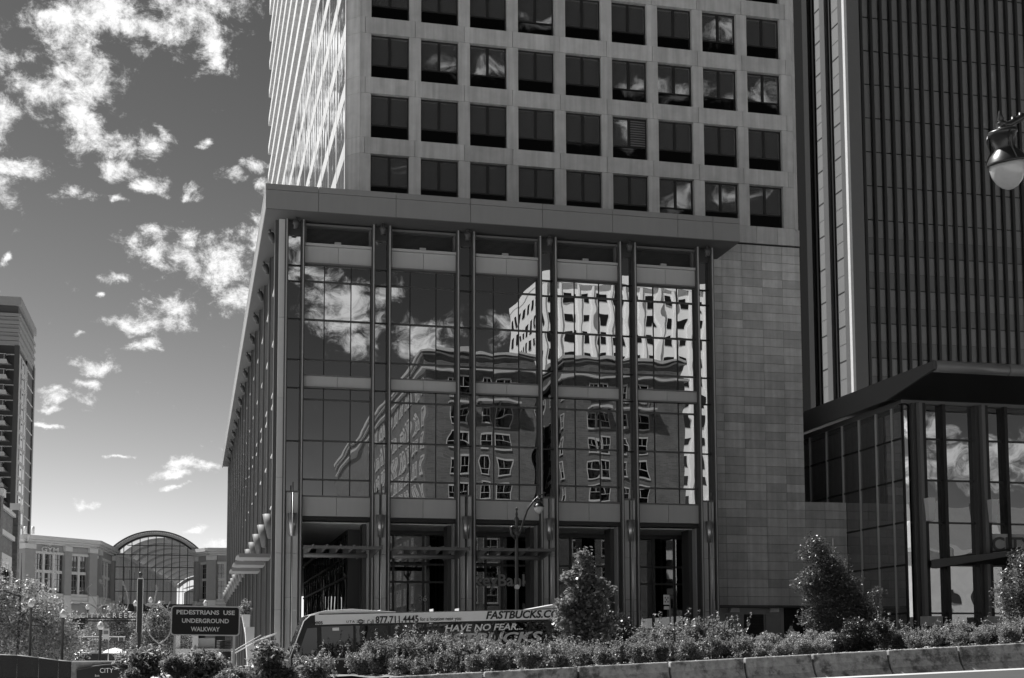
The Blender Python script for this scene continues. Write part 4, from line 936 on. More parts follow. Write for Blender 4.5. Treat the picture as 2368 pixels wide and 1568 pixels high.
for i, u in enumerate(range(850, 1720, 62)):             # front row, lower
    Y = 46.1+rr.uniform(-.3, .5); x = atY(u+rr.uniform(-14, 14), 1500, Y).x; z = btop(max(x, 8))-.12; shrub('spiky', i+1, x, Y, z, rr.uniform(.55, .85), rr.uniform(0, 6), 'low shrub in the front row, '+FRONT[i], HG_, sz=1.0)
UG = 'pale rounded shrubs in the bed below the service doors'
UL = ['back row, leftmost', 'back row, below the wall louvre', 'back row, below the person', 'back row, just right of the person', 'back row, beside the feathery tree', 'front row, leftmost', 'front row, second', 'front row, third', 'front row, beside the dark shrub']
for i, (u, v, s) in enumerate([(1735,1478,.75),(1780,1470,.85),(1830,1472,.85),(1880,1468,.85),(1920,1475,.8),(1760,1505,.6),(1810,1505,.6),(1860,1500,.6),(1905,1500,.6)]):
    Y = 47.4 if v < 1490 else 46.2; x = atY(u, v, Y).x; shrub('round', i, x, Y, btop(x)-.12, s, rr.uniform(0, 6), 'pale rounded shrub below the service doors, '+UL[i], UG, sz=1.1)
RG = 'leafy shrubs in the bed below the glass pavilion'
RL = ['tall one right of the feathery tree', 'back row, second', 'back row, left of the black column base', 'back row, before the black column base', 'back row, before the first glass bay', 'back row, before the second column base', 'back row, left of the edge tree', 'back row, under the edge tree', 'front row, leftmost', 'front row, second', 'front row, third', 'front row, fourth', 'front row, at the right edge']
for i, (u, v, s) in enumerate([(2045,1425,.95),(2085,1450,.8),(2130,1452,.85),(2180,1440,.95),(2230,1438,1.0),(2285,1440,1.0),(2335,1430,1.1),(2375,1425,1.1),(2110,1480,.55),(2160,1478,.6),(2215,1475,.6),(2270,1472,.6),(2330,1465,.7)]):
    Y = 47.6 if v < 1460 else 46.4; p = atY(u, v, Y); zb_b = btop(p.x)-.12; h = max(.7, p.z-zb_b+.1)
    shrub('spiky' if i else 'spiky', i, p.x, Y, zb_b, s*.95, rr.uniform(0, 6), 'narrow-leaved shrub below the glass pavilion, '+RL[i], RG, sz=h/(1.45*.95*s) if v < 1460 else 1.0)
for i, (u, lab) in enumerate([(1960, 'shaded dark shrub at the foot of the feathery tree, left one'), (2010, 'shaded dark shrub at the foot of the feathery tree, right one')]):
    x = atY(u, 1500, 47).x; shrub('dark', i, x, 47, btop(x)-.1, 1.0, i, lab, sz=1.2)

def tree(name, label, loc, blobs, n, leaf, m, trunk, seed, group=None, aspect=.55, jit=.12, branches=14, fill=.6, per=14):
    t = thing(name, label, 'tree', loc, group); x, y, z = loc
    bl = [(x+a, y+b, z+c, d, e, f) for a, b, c, d, e, f in blobs]
    pts = clumps(bl, n, seed, fill, jit, per); o = link(bpy.data.objects.new('crown', leafmesh('crown', pts-np.array(loc), leaf, m, seed, aspect))); o.parent = t
    mb = MB(); rr = random.Random(seed); H = trunk
    top = max(b[2]+b[5]*.7 for b in bl)
    mid = [Vector((x, y, z-.3)), Vector((x+rr.uniform(-.1,.1), y, z+H*.5)), Vector((x+rr.uniform(-.15,.15), y, z+H)), Vector((x+.1, y, (z+H+top)/2)), Vector((x+.1, y, top))]
    r0 = max(.05, (top-z)*.017); mb.tube(mid, [r0, r0*.85, r0*.7, r0*.45, r0*.15], 8)
    for i in range(branches):
        b = rr.choice(bl); s0 = mid[2].lerp(mid[4], rr.random()*.7); d = Vector(b[:3])+Vector((rr.uniform(-.7,.7)*b[3], rr.uniform(-.7,.7)*b[4], rr.uniform(-.4,.8)*b[5]))
        mb.tube([s0, s0.lerp(d, .5)+Vector((0,0,.12)), d], [r0*.35, r0*.22, r0*.08], 5)
    mb.build('trunk', BARK, t); return t
p = atY(1350, 1500, 50.5)
tree('maple_tree', 'small young maple with a loose sunlit crown in front of the bus rear', (p.x, 50.5, 1.45), [(-.5,0,1.5,.7,.6,.4),(.5,0,1.3,.9,.6,.5),(-.6,0,2.15,.55,.5,.35),(.3,0,2.2,.7,.5,.45),(.0,0,3.3,.45,.4,.4),(-.6,0,3.2,.22,.22,.3),(1.0,0,2.75,.36,.3,.22),(.0,0,.8,1.1,.6,.4),(-.05,0,4.0,.28,.25,.3),(-.95,0,1.7,.3,.3,.2),(.55,0,3.0,.3,.3,.25),(-.2,0,2.75,.45,.4,.3),(.25,0,3.75,.2,.2,.2)], 8200, .15, LEAF2, 1.0, 5, aspect=.8, jit=.09, branches=26, per=9)
p = atY(1425, 1450, 58)
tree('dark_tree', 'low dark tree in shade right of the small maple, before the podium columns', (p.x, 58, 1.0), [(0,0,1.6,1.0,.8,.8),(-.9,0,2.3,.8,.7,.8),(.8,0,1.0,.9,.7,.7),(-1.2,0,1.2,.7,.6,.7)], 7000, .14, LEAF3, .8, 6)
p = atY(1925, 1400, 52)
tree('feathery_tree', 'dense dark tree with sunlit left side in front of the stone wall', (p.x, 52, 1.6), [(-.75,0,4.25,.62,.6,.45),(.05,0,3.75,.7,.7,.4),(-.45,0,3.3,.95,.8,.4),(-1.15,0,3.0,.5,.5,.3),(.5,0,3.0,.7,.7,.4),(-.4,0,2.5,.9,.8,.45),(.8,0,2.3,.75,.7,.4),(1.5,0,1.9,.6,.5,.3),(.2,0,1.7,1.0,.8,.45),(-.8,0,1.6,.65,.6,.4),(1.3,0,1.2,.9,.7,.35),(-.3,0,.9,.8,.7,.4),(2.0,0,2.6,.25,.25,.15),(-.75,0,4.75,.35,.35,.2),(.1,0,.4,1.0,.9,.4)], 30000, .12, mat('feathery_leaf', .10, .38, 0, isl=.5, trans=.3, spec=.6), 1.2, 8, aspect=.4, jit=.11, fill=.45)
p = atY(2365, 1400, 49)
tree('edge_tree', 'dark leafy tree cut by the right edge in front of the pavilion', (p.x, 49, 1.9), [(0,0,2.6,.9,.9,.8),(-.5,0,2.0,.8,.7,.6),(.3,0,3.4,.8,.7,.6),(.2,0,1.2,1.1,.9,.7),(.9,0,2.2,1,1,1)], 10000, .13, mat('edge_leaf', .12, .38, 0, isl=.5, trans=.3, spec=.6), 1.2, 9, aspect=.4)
p = atY(968, 1420, 68)
tree('street_tree', 'small thin street tree seen over the bus roof by the entrance numbered 36', (p.x, 68, .7), [(0,0,2.2,.7,.6,.5),(-.5,0,1.9,.4,.4,.4),(.5,0,2.3,.4,.4,.4),(-.4,0,2.9,.2,.2,.3)], 1800, .13, mat('street_leaf', .06, .4, 0, isl=.5, trans=.3), 1.6, 10, aspect=.6)
p = atY(40, 1480, 80)
PB = [(x*1.3, y*1.2, 1.7+(z-1.7)*1.3, a*1.3, b*1.25, c*1.3) for x, y, z, a, b, c in [(-2,0,4.4,1.9,1.6,1.6),(0,0,3.6,1.9,1.6,1.4),(1.3,0,2.9,1.3,1.2,1.0),(-3.5,0,5.0,2,1.6,1.6),(-1,0,2.4,2,1.6,1.2),(1.6,0,1.9,1.3,1.2,.9),(-3,0,2.6,2,1.6,1.5),(2.1,0,2.4,.6,.6,.5),(.3,0,4.6,.5,.5,.4)]]
tree('plaza_tree', 'broad sunlit leafy tree filling the lower left corner above the dark ramp wall', (p.x, 80, .0), PB, 34000, .155, mat('plaza_leaf', .3, .4, 0, isl=.55, trans=.35, spec=.6), 1.6, 11, aspect=.6, jit=.2)
bgl = mat('background_leaf', .22, .45, 0, isl=.5, trans=.3)
for i, (u, v, Y, s, lab) in enumerate([(270, 1470, 112, 1.25, 'leafy plaza tree under the large mall lettering, left one'), (325, 1455, 118, 1.1, 'leafy plaza tree just left of the tall black pylon'), (372, 1440, 105, 1.15, 'leafy plaza tree between the black pylon and the pedestrian sign'),
                                        (215, 1480, 122, 1.0, 'leafy plaza tree behind the clearance bar')]):
    p = atY(u, v, Y)
    tree('plaza_tree', lab, (p.x, Y, .1), [(0,0,2.9*s,1.5*s,1.3,1.1*s),(-1*s,0,2.2*s,1.1*s,1,.9*s),(1*s,0,2.3*s,1.1*s,1,.9*s),(0,0,3.9*s,.8*s,.8,.8*s)], 6500, .17, bgl, 1.4, 30+i, group='plaza trees before the mall', aspect=.7, jit=.15)

# ------------------------------------------------------------------ bus
BUS = thing('city_bus', 'dark city bus with a white roof band and loan advertising, parked behind the shrubs', 'bus', (0,0,0), local=True)
B0 = Vector((3.95, 56.0, .47)); BT_ = .025
BUS.location = B0; BUS.rotation_euler = (0, -BT_, 0)
def bl(u, v, off=0): 
    w = atY(u, v, 56.0)-B0; c, s_ = math.cos(BT_), math.sin(BT_); return (w.x*c+w.z*s_, off, -w.x*s_+w.z*c)
BODY = mat('bus_paint', .028, .4, .05, 2, spec=.3); BGL = mirror('bus_glass', .10, .003, 1.0); BWH = mat('bus_white', .85, .35, .05, 2, coat=.3)
L_ = bl(1335, 1440)[0]
prof = [(.10,.32),(.02,.75),(.04,1.15),(.62,2.62),(.80,2.80),(1.1,2.88),(L_-.1,2.88),(L_,2.75),(L_,.32)]
bb = MB().prism([(x, 0, z) for x, z in prof], (0, 2.55, 0)).build('body', BODY, BUS, bevel=.05)
zt0, zb0 = bl(900, 1417)[2], bl(900, 1441)[2]
band_ = MB().prism([(1.05, -.012, 2.44), (1.05, -.012, 2.84), (L_-.02, -.012, 2.86), (L_-.02, -.012, 2.44)], (0, .02, 0)).build('roof_band', BWH, BUS)
MB().prism([(.72,.1,2.84),(1.5,.1,3.02),(2.6,.1,3.06),(4.4,.1,2.9),(4.4,.1,2.86),(.8,.1,2.8)], (0, 2.35, 0)).build('roof_fairing', BWH, BUS, bevel=.06)
MB().prism([(L_-2.2,.2,2.88),(L_-.7,.2,3.12),(L_-.15,.2,3.14),(L_-.05,.2,2.88)], (0, 2.1, 0)).build('rear_roof_unit', BWH, BUS, bevel=.04)
for x in (3.1, 3.4, 3.75, 6.0, 7.1): MB().box(x, x+.03, .3, 1.2, 2.88, 3.0).build('roof_rib', BWH, BUS)
MB().prism([(.0,.12,1.22),(.57,.12,2.55),(.57,2.43,2.55),(.0,2.43,1.22)], (-.012, 0, .006)).build('windscreen', BGL, BUS)
MB().tube([(-.0, .02, 1.1), (.6, .02, 2.6), (.85, .0, 2.82), (1.2, -.01, 2.87)], .022, 6).build('front_pillar', BWH, BUS)
MB().prism([(.52,.15,2.42),(.68,.15,2.78),(.68,2.4,2.78),(.52,2.4,2.42)], (-.03,0,.02)).build('destination_sign', BGL, BUS)
MB().prism([(.28,-.008,1.05),(.72,-.008,2.3),(1.12,-.008,2.32),(1.12,-.008,1.05)], (0,.012,0)).build('driver_window', BGL, BUS)
wx = [1.25, 2.65, 4.1, 5.6, 7.1, 8.6, 10.1, L_-.9]
for a, b in zip(wx[:-1], wx[1:]): MB().box(a+.05, b-.05, -.012, .0, 1.12, 2.36).build('side_window', BGL, BUS)
MB().box(1.75, 2.02, -.02, -.01, 2.18, 2.3).build('notice', BWH, BUS)
MB().box(1.2, L_-.05, -.02, .0, .98, 1.05).build('waist_stripe', mat('waist_stripe', .4, .4, .05), BUS)
for x in (2.55, 8.9):
    MB().tube([(x, -.012, .45), (x, .06, .45)], .66, 24).build('wheel_arch', BLACK, BUS)
    w = MB().tube([(x, -.03, .12), (x, .3, .12)], .5, 28).build('wheel', mat('tyre', .02, .85, .1), BUS)
    MB().tube([(x, -.045, .12), (x, -.02, .12)], .29, 20).build('rim', STEEL, w); MB().tube([(x, -.09, .12), (x, -.04, .12)], .12, 14).build('hub', STEEL, w)
    nb = MB()
    for i in range(8): a = i*math.pi/4; nb.tube([(x+.2*math.cos(a), -.06, .12+.2*math.sin(a)), (x+.2*math.cos(a), -.04, .12+.2*math.sin(a))], .028, 6)
    nb.build('wheel_nut', BLACK, w)
MB().box(.05, .25, -.03, .1, .55, .75).build('headlight', LAMPG, BUS); MB().tube([(.35, -.1, 1.5), (.2, -.4, 1.5), (.2, -.4, 1.2)], .025, 6).build('mirror_arm', BLACK, BUS); MB().box(.12, .28, -.5, -.32, .95, 1.3).build('mirror', BLACK, BUS)
def btext(s_, u0, u1, v0, v1, m, shear=0, bold=0, space=1):
    a, b = bl(u0, v0), bl(u1, v1); text('lettering', s_, m, BUS, ((a[0]+b[0])/2, -.03, (a[2]+b[2])/2), h=abs(bl(u0, v0)[2]-bl(u0, v1)[2]), w=b[0]-a[0], shear=shear, bold=bold, depth=.01, space=space)
GREYL = mat('grey_lettering', .5, .5, 0)
btext('10005', 721, 746, 1437, 1444, LETD, bold=.02); btext('UTA', 801, 820, 1435, 1440.5, LETD, bold=.01, space=1.5)
a = bl(834, 1437.5); lg = MB()
for i in range(20): t0, t1 = i*math.pi/10, (i+1)*math.pi/10; lg.prism([(a[0]+.11*math.cos(t0),-.03,a[2]+.09*math.sin(t0)),(a[0]+.11*math.cos(t1),-.03,a[2]+.09*math.sin(t1)),(a[0]+.08*math.cos(t1),-.03,a[2]+.06*math.sin(t1)),(a[0]+.08*math.cos(t0),-.03,a[2]+.06*math.sin(t0))],(0,.01,0))
for dz in (-.03, .03): lg.box(a[0]-.16, a[0]+.16, -.032, -.02, a[2]+dz-.012, a[2]+dz+.012)
lg.build('logo', LETD, BUS)
btext('Call', 849, 864, 1433, 1444.5, LETD); btext('877.711.4445', 868, 968, 1424, 1440.5, LETD, bold=.025); btext('for a location near you', 971, 1066, 1426.5, 1438, LETD)
btext('FASTBUCKS.COM', 1123, 1313, 1411.5, 1430, LETD, shear=.25, bold=.03)
btext('HAVE NO FEAR...', 1028, 1209, 1443, 1458.5, mat('ad_lettering', .8, .5, 0), shear=.25, bold=.02); btext('FASTBUCKS', 985, 1255, 1463, 1488, GREYL, shear=.25, bold=.03)

# ------------------------------------------------------------------ street lamps with bell heads
def bell(root, c, s, tilt=(0,0,0), nm=''):
    def lt(name, prof, m, par):
        o = MB()._lathe([(r*s, z*s) for r, z in prof], (0,0,0), 28).build(name, m); o.parent = par; o.location = Vector(c)-WO[root.name] if par is root else (0,0,0); 
        if par is root: o.rotation_euler = tilt
        return o
    h = lt('lamp_head', [(.0,1.35),(.03,1.3),(.085,1.1),(.06,1.06),(.12,1.02),(.12,.97),(.08,.92),(.16,.87),(.34,.83),(.37,.80),(.37,.70),(.33,.69),(.31,.52),(.26,.37),(.29,.30),(.40,.19),(.47,.08),(.50,.02),(.51,.0),(.51,-.05),(.45,-.05),(.0,-.05)], IRON, root)
    g = lt('lamp_glass', [(.45,-.04),(.455,-.15),(.42,-.34),(.33,-.53),(.2,-.66),(.08,-.72),(.0,-.73)], LAMPG, h)
    br_ = MB()
    for a in (.4, 2.5, 4.6): br_.tube([(.36*s*math.cos(a), .36*s*math.sin(a), .74*s), (.42*s*math.cos(a), .42*s*math.sin(a), .6*s), (.38*s*math.cos(a), .38*s*math.sin(a), .3*s), (.51*s*math.cos(a), .51*s*math.sin(a), .0)], .026*s, 6)
    b = br_.build('bracket', IRON); b.parent = h
    return h
ml = thing('street_lamp', 'black street lamp with one curved arm in front of the podium entrance', 'street lamp', (15.1, 63.0, gz(15, 63)))
post = MB()._lathe([(.26,0),(.24,.5),(.17,.6),(.15,1.1),(.11,1.2),(.095,3.5),(.08,7.4-.8),(.12,6.65),(.08,6.8),(.07,7.25),(.13,7.35),(.05,7.5),(.07,7.6),(.03,7.75),(.06,7.85),(.0,7.95)], (15.1, 63.0, gz(15,63)), 14).build('post', IRON, ml)
hd = atY(1246, 1171, 63)
MB().tube([(15.15,63,7.3),(15.28,63,7.55),(15.42,63,8.0),(15.62,63,8.6),(15.95,63,9.05),(hd.x,63,hd.z+.5),(hd.x+.35,63,hd.z+.68)], [.09,.06,.05,.05,.045,.04,.03], 8).build('arm', IRON, ml)
MB().tube([(15.05,63,7.2),(14.85,63,7.45),(14.82,63,7.75),(14.95,63,7.82),(15.0,63,7.7)], [.08,.07,.07,.06,.05], 8).build('scroll', IRON, ml)
bell(ml, (hd.x, 63, hd.z), .5)
MB().tube([(15.1,62.9,4.9),(15.1,63.1,4.9)], .12, 8).build('collar', STEEL, ml)
hd2 = atY(2328, 374, 15.0)
tl = thing('street_lamp', 'large bell-shaped street lamp head hanging in at the upper right edge', 'street lamp', (hd2.x+2.0, 15.0, gz(11, 15)))
bell(tl, tuple(hd2), .49, tilt=(.12, -.20, 0))
MB()._lathe([(.26,0),(.24,.5),(.17,.6),(.12,1.2),(.1,3.5),(.08,8.0),(.13,8.1),(.05,8.3),(.0,8.6)], (hd2.x+2.0, 15.0, gz(11,15)), 14).build('post', IRON, tl)
MB().tube([(hd2.x-.10,15,hd2.z+.46),(hd2.x+.06,15,hd2.z+.50),(hd2.x+.45,15,hd2.z+.74),(hd2.x+1.0,15,hd2.z+.95),(hd2.x+1.6,15,hd2.z+.8),(hd2.x+2.0,15,hd2.z+.2)], [.05,.045,.04,.038,.045,.05], 10).build('arm', IRON, tl)
for dx in (.12, .23): MB()._lathe([(.028,-.05),(.034,0),(.028,.05)], (hd2.x+dx, 15, hd2.z+.48+dx*.6), 10).build('arm_ring', IRON, tl)

# ------------------------------------------------------------------ black pedestrian sign
sg = thing('pedestrian_sign', 'black rounded sign with a white border reading PEDESTRIANS USE UNDERGROUND WALKWAY on two posts', 'sign', (.38, 38, 0), local=True)
c0, c1 = atY(399, 1403, 38), atY(551, 1470, 38)
sgw, sgh = 1.84, .81; sg.location = (.382, 38, 2.64); sg.rotation_euler = (0, .012, 0)
def rrect(w, h, r, y0, y1, m, name, par):
    pts = []
    for cx_, cz_, a0 in ((w/2-r, h/2-r, 0), (-w/2+r, h/2-r, 90), (-w/2+r, -h/2+r, 180), (w/2-r, -h/2+r, 270)):
        for k in range(7): a = math.radians(a0+15*k); pts.append((cx_+r*math.cos(a), y0, cz_+r*math.sin(a)))
    return MB().prism(pts, (0, y1-y0, 0)).build(name, m, par)
rrect(sgw, sgh, .09, .0, .02, mat('sign_border', .9, .4, .05), 'border', sg); rrect(sgw-.066, sgh-.066, .07, -.004, .004, mat('sign_black', .006, .45, 0), 'panel', sg)
for s_, z, w in (('PEDESTRIANS  USE', .228, 1.55), ('UNDERGROUND', .0, 1.25), ('WALKWAY', -.226, .77)): text('lettering', s_, mat('sign_white', .95, .4, 0), sg, (0, -.008, z), h=.124, w=w, depth=.004, bold=.03)
for x in (-.80, .78): MB().box(x-.03, x+.03, .022, .075, -2.7, -.36).build('post', STEEL, sg)

# ------------------------------------------------------------------ plaza at the left
SIGNB = mat('pylon_black', .010, .35, .1)
p0 = atY(323.5, 1400, 100); py = thing('sign_pylon', 'tall black pylon with pale edges carrying a beam with the words CITY CREEK', 'sign', (p0.x, 100, 0))
zt_ = atY(323, 1339, 100).z; zm = atY(323, 1463, 100).z
ubox('pylon_box', SIGNB, py, p0.x-.17, p0.x+.17, 99.8, 100.2, zm, zt_); ubox('edge_strip', WHITE, py, p0.x-.21, p0.x-.17, 99.78, 100.2, zm, zt_); ubox('edge_strip', CREAM, py, p0.x+.17, p0.x+.21, 99.78, 100.2, zm, zt_); ubox('edge_cap', WHITE, py, p0.x-.2, p0.x+.2, 99.78, 100.2, zt_, zt_+.06)
ubox('base', SIGNB, py, p0.x-.11, p0.x+.12, 99.85, 100.15, 0, zm); MB()._lathe([(.08,0),(.06,.12),(.13,.2),(.15,.32),(.1,.42),(.0,.46)], (p0.x, 100, zt_+.06), 12).build('finial', IRON, py)
bL = atY(184, 1429, 100)
for v in (1429.5, 1436): zz = atY(250, v, 100).z; ubox('beam', SIGNB, py, bL.x, p0.x-.2, 99.95, 100.05, zz-.05, zz+.05)
for s_, u0, u1 in (('CITY', 186, 231), ('CREEK', 245, 309)):
    a, b = atY(u0, 1423, 99.9), atY(u1, 1423, 99.9); text('lettering', s_, LETTER, py, ((a.x+b.x)/2, 99.9, a.z), h=.36, w=b.x-a.x, depth=.06, space=1.5)
def acorn(u, v, Y, label, s=1.0, grp=None):
    p = atY(u, v, Y); t = thing('globe_lamp', label, 'lamp post', (p.x, Y, 0), grp)
    MB()._lathe([(.16,0),(.14,.5),(.08,.6),(.07,p.z-.45*s),(.12*s,p.z-.3*s),(.12*s,p.z-.24*s)], (p.x, Y, 0), 10).build('post', IRON, t)
    MB()._lathe([(r*s, z*s) for r, z in ((.12,-.24),(.20,-.12),(.225,.0),(.2,.1),(.14,.17))], tuple(p), 16).build('globe', LAMPG, t)
    MB()._lathe([(.14*s,.17*s),(.16*s,.19*s),(.1*s,.25*s),(.03*s,.3*s),(.0,.33*s)], (p.x, Y, p.z), 12).build('cap', WHITE, t)
for u, v, l in ((72, 1396, 'white globe lamp half hidden in the sunlit tree at the left'), (146, 1420, 'white globe lamp at the right side of the sunlit tree'), (232.5, 1448, 'white globe lamp below the CITY lettering')): acorn(u, v, 76, l, .82)
for u, v, l in ((203, 1404, 'small far globe lamp under the left leaf-shaped light head'), (252.5, 1406, 'small far globe lamp above the gap between CITY and CREEK'), (313, 1396, 'small far globe lamp touching the left edge of the pylon'), (348, 1388, 'small far globe lamp just right of the pylon, highest one'), (369, 1397, 'small far globe lamp right of the pylon under the glass wall'), (475, 1395, 'small far globe lamp above the right part of the pedestrian sign')): acorn(u, v, 165, l, 1.25, 'far globe lamps on the plaza')
def c4(x, y, Y=104): return atY((200+x/4.332)/1.7297, (2350+y/4.332)/1.7297, Y)
def smooth(pts, n=6):
    out = []; P = [pts[0]]+pts+[pts[-1]]
    for i in range(1, len(P)-2):
        for k in range(n):
            t = k/n; a, b, c, d = P[i-1], P[i], P[i+1], P[i+2]
            out.append(.5*((2*b)+(c-a)*t+(2*a-5*b+4*c-d)*t*t+(3*b-a-3*c+d)*t*t*t))
    return out+[pts[-1]]
SCU = mat('pale_tube_metal', .32, .35, .08, 3)
def leafhead(par, a, b, w):
    a, b = Vector(a), Vector(b); d = b-a; n = Vector((-d.z, 0, d.x)).normalized()*w
    MB().prism([tuple(a), tuple(a+d*.35+n), tuple(a+d*.8+n*.9), tuple(b), tuple(a+d*.8-n*.4), tuple(a+d*.35-n*.3)], (0, .18, 0)).build('lamp_leaf', SCU, par)
sc_ = c4(800, 1290); sA = thing('sculptural_lamp', 'tall lyre-shaped lamp of crossing curved tubes with leaf heads, under the CITY lettering', 'lamp', (sc_.x, 104, 0))
for pl, r in (([(800,1500),(798,960)], .06), ([(797,960),(715,850),(675,680),(700,540),(780,420),(830,370),(920,310),(1000,300),(1100,318)], .05), ([(797,960),(900,860),(950,660),(915,520),(850,410),(780,340),(700,290),(620,280),(560,268)], .05), ([(830,370),(940,260),(980,100),(950,-10),(890,-90)], .025), ([(830,370),(740,180),(650,60),(640,20),(700,-40)], .02)):
    MB().tube(smooth([c4(*q) for q in pl]), r, 6).build('curved_tube', SCU, sA)
leafhead(sA, c4(640,285), c4(512,268), .16); leafhead(sA, c4(960,300), c4(1118,322), .10); leafhead(sA, c4(920,-55), c4(855,-150), .14); leafhead(sA, c4(690,-20), c4(715,-70), .09)
sc_ = c4(1900, 1100, 98); sB = thing('sculptural_lamp', 'tall lyre-shaped lamp of crossing curved tubes between the pylon and the pedestrian sign', 'lamp', (sc_.x, 98, 0))
for pl, r in (([(1900,1500),(1895,975)], .06), ([(1895,975),(1740,830),(1680,600),(1720,420),(1790,330),(1830,130),(1850,0)], .05), ([(1895,975),(2040,850),(2110,650),(2080,470),(2000,370),(1900,300),(1780,285),(1680,292)], .05), ([(2050,430),(2040,350),(2075,250)], .03), ([(1820,200),(1850,60),(1880,-20)], .02)):
    MB().tube(smooth([c4(*q, 98) for q in pl]), r, 6).build('curved_tube', SCU, sB)
leafhead(sB, c4(1800,290,98), c4(1635,292,98), .12); leafhead(sB, c4(1750,320,98), c4(1875,350,98), .10); leafhead(sB, c4(2060,300,98), c4(2095,235,98), .08); leafhead(sB, c4(1850,40,98), c4(1840,-60,98), .07)
sc_ = c4(1320, 420, 120); sC = thing('sculptural_lamp', 'thin bent lamp stem with a leaf head rising over the K of CREEK', 'lamp', (sc_.x, 120, 0))
MB().tube(smooth([c4(*q, 120) for q in ((1180,900),(1230,520),(1320,400),(1360,240),(1330,80),(1290,-20))]), .04, 6).build('curved_tube', SCU, sC); leafhead(sC, c4(1300,0,120), c4(1255,-130,120), .12)
# clearance bar
a, b = atY(170, 1473, 92), atY(290, 1482, 92)
cb_ = thing('clearance_bar', 'long dark bar with a pale top edge reading CLEARANCE 7\'- 6" over the ramp', 'sign', ((a.x+b.x)/2, 92, 0))
ubox('bar', mat('bar_grey', .07, .5, .1), cb_, a.x, b.x, 91.9, 92.0, b.z, a.z); ubox('top_edge', WHITE, cb_, a.x, b.x, 91.88, 92.02, a.z-.02, a.z+.05)
for u in (174, 187, 274, 287): x = atY(u, 1478, 92).x; ubox('divider', WHITE, cb_, x-.02, x+.02, 91.88, 91.9, b.z, a.z)
for x in (a.x+.05, b.x-.05): MB().tube([(x, 92.05, 0), (x, 92.05, a.z)], .025, 6).build('hanger_post', DARKM, cb_)
c = atY(231, 1478.5, 91.87); text('lettering', 'CLEARANCE  7\'- 6"', LETTER, cb_, tuple(c), h=.15, w=atY(256, 1478, 92).x-atY(206, 1478, 92).x, depth=.01, bold=.01)
a = atY(245, 1466, 90); ns2 = thing('notice_board', 'small grey notice on a pole just right of the globe lamp post', 'sign', (a.x, 90, 0))
ubox('board', CREAM, ns2, a.x-.2, a.x+.2, 89.97, 90.0, a.z-.33, a.z+.33); ubox('print', MIDM, ns2, a.x-.14, a.x+.14, 89.95, 89.97, a.z-.02, a.z+.2); MB().tube([(a.x+.17, 90.03, 0), (a.x+.17, 90.03, a.z+.3)], .03, 6).build('pole', STEEL, ns2)
# umbrella
a = atY(266, 1509, 108); um = thing('patio_umbrella', 'open white umbrella on a pole behind the ramp wall', 'umbrella', (a.x, 108, 0))
mb = MB(); n = 8; R_ = 1.08
ring = lambda r, z, k: [(a.x+r*math.cos(2*math.pi*i/8+.2), 108+r*math.sin(2*math.pi*i/8+.2), z) for i in range(8)]
mb.v = ring(R_, 1.9, 0)+ring(R_*.55, 2.16, 0)+[(a.x, 108, 2.3)]; mb.f = [(i, (i+1)%8, 8+(i+1)%8, 8+i) for i in range(8)]+[(8+i, 8+(i+1)%8, 16) for i in range(8)]
mb.build('canopy', WHITE, um); MB().tube([(a.x, 108, 0), (a.x, 108, 2.35)], .03, 6).build('pole', STEEL, um)
# cars on the plaza road
def car(u, Y, top, rot, m, label, L=4.7):
    p = atY(u, 1520, Y); t = thing('parked_car', label, 'car', (0,0,0), local=True); t.location = (p.x, Y, top-1.72); t.rotation_euler = (0,0,rot); W = .92
    def sec(pts, z0w=1.0): return pts
    pr = [(-2.3,.35),(-2.35,.75),(-2.2,1.0),(-1.3,1.1),(-.55,1.66),(.2,1.74),(1.5,1.7),(2.15,1.15),(2.32,.95),(2.35,.45),(2.2,.3)]
    mb = MB(); n = len(pr); mb.v = []
    for y in (-W, -W*.94, W*.94, W):
        k = 1 if abs(y) < W*.97 else .94
        for x, z in pr: mb.v.append((x*(1 if k == 1 else .985), y*(1 if z < 1.12 else .86), z*(1 if k == 1 else .97)))
    mb.f = [tuple(range(n-1, -1, -1)), tuple(3*n+i for i in range(n))]+[(j*n+i, j*n+(i+1)%n, (j+1)*n+(i+1)%n, (j+1)*n+i) for j in range(3) for i in range(n)]
    b = mb.build('body', m, t, bevel=.04)
    for s in (-1, 1):
        MB().prism([(-1.15,s*W*.885,1.12),(-.55,s*W*.80,1.58),(.3,s*W*.80,1.62),(.3,s*W*.90,1.12)], (0,s*.02,0)).build('side_window', BGL, t); MB().prism([(.4,s*W*.90,1.12),(.4,s*W*.80,1.62),(1.4,s*W*.80,1.58),(1.85,s*W*.89,1.15)], (0,s*.02,0)).build('side_window', BGL, t)
        for x in (-1.45, 1.45):
            w = MB().tube([(x, s*(W-.15), .33), (x, s*(W+.01), .33)], .34, 18).build('wheel', mat('tyre', .02, .85, .1), t); MB().tube([(x, s*(W+.0), .33), (x, s*(W+.03), .33)], .2, 12).build('rim', STEEL, w)
        MB().box(-2.36, -2.28, s*.55-.16, s*.55+.16, .68, .85).build('headlight', LAMPG, t)
    MB().prism([(-1.22,-.7,1.14),(-.6,-.66,1.62),(-.6,.66,1.62),(-1.22,.7,1.14)], (-.03,0,.02)).build('windscreen', BGL, t)
    for s in (-1, 1): MB().tube([(-.4,s*.66,1.78),(1.4,s*.66,1.76)], .02, 6).build('roof_rail', STEEL, t)
car(196, 96, 1.86, .45, mat('car_paint_dark', .04, .25, .05, coat=.8), 'dark estate car partly hidden behind the ramp wall under the clearance bar')
car(190, 108, 2.05, .35, mat('car_paint_silver', .4, .25, .05, coat=.8), 'silver car behind the dark estate car, only the roof showing')
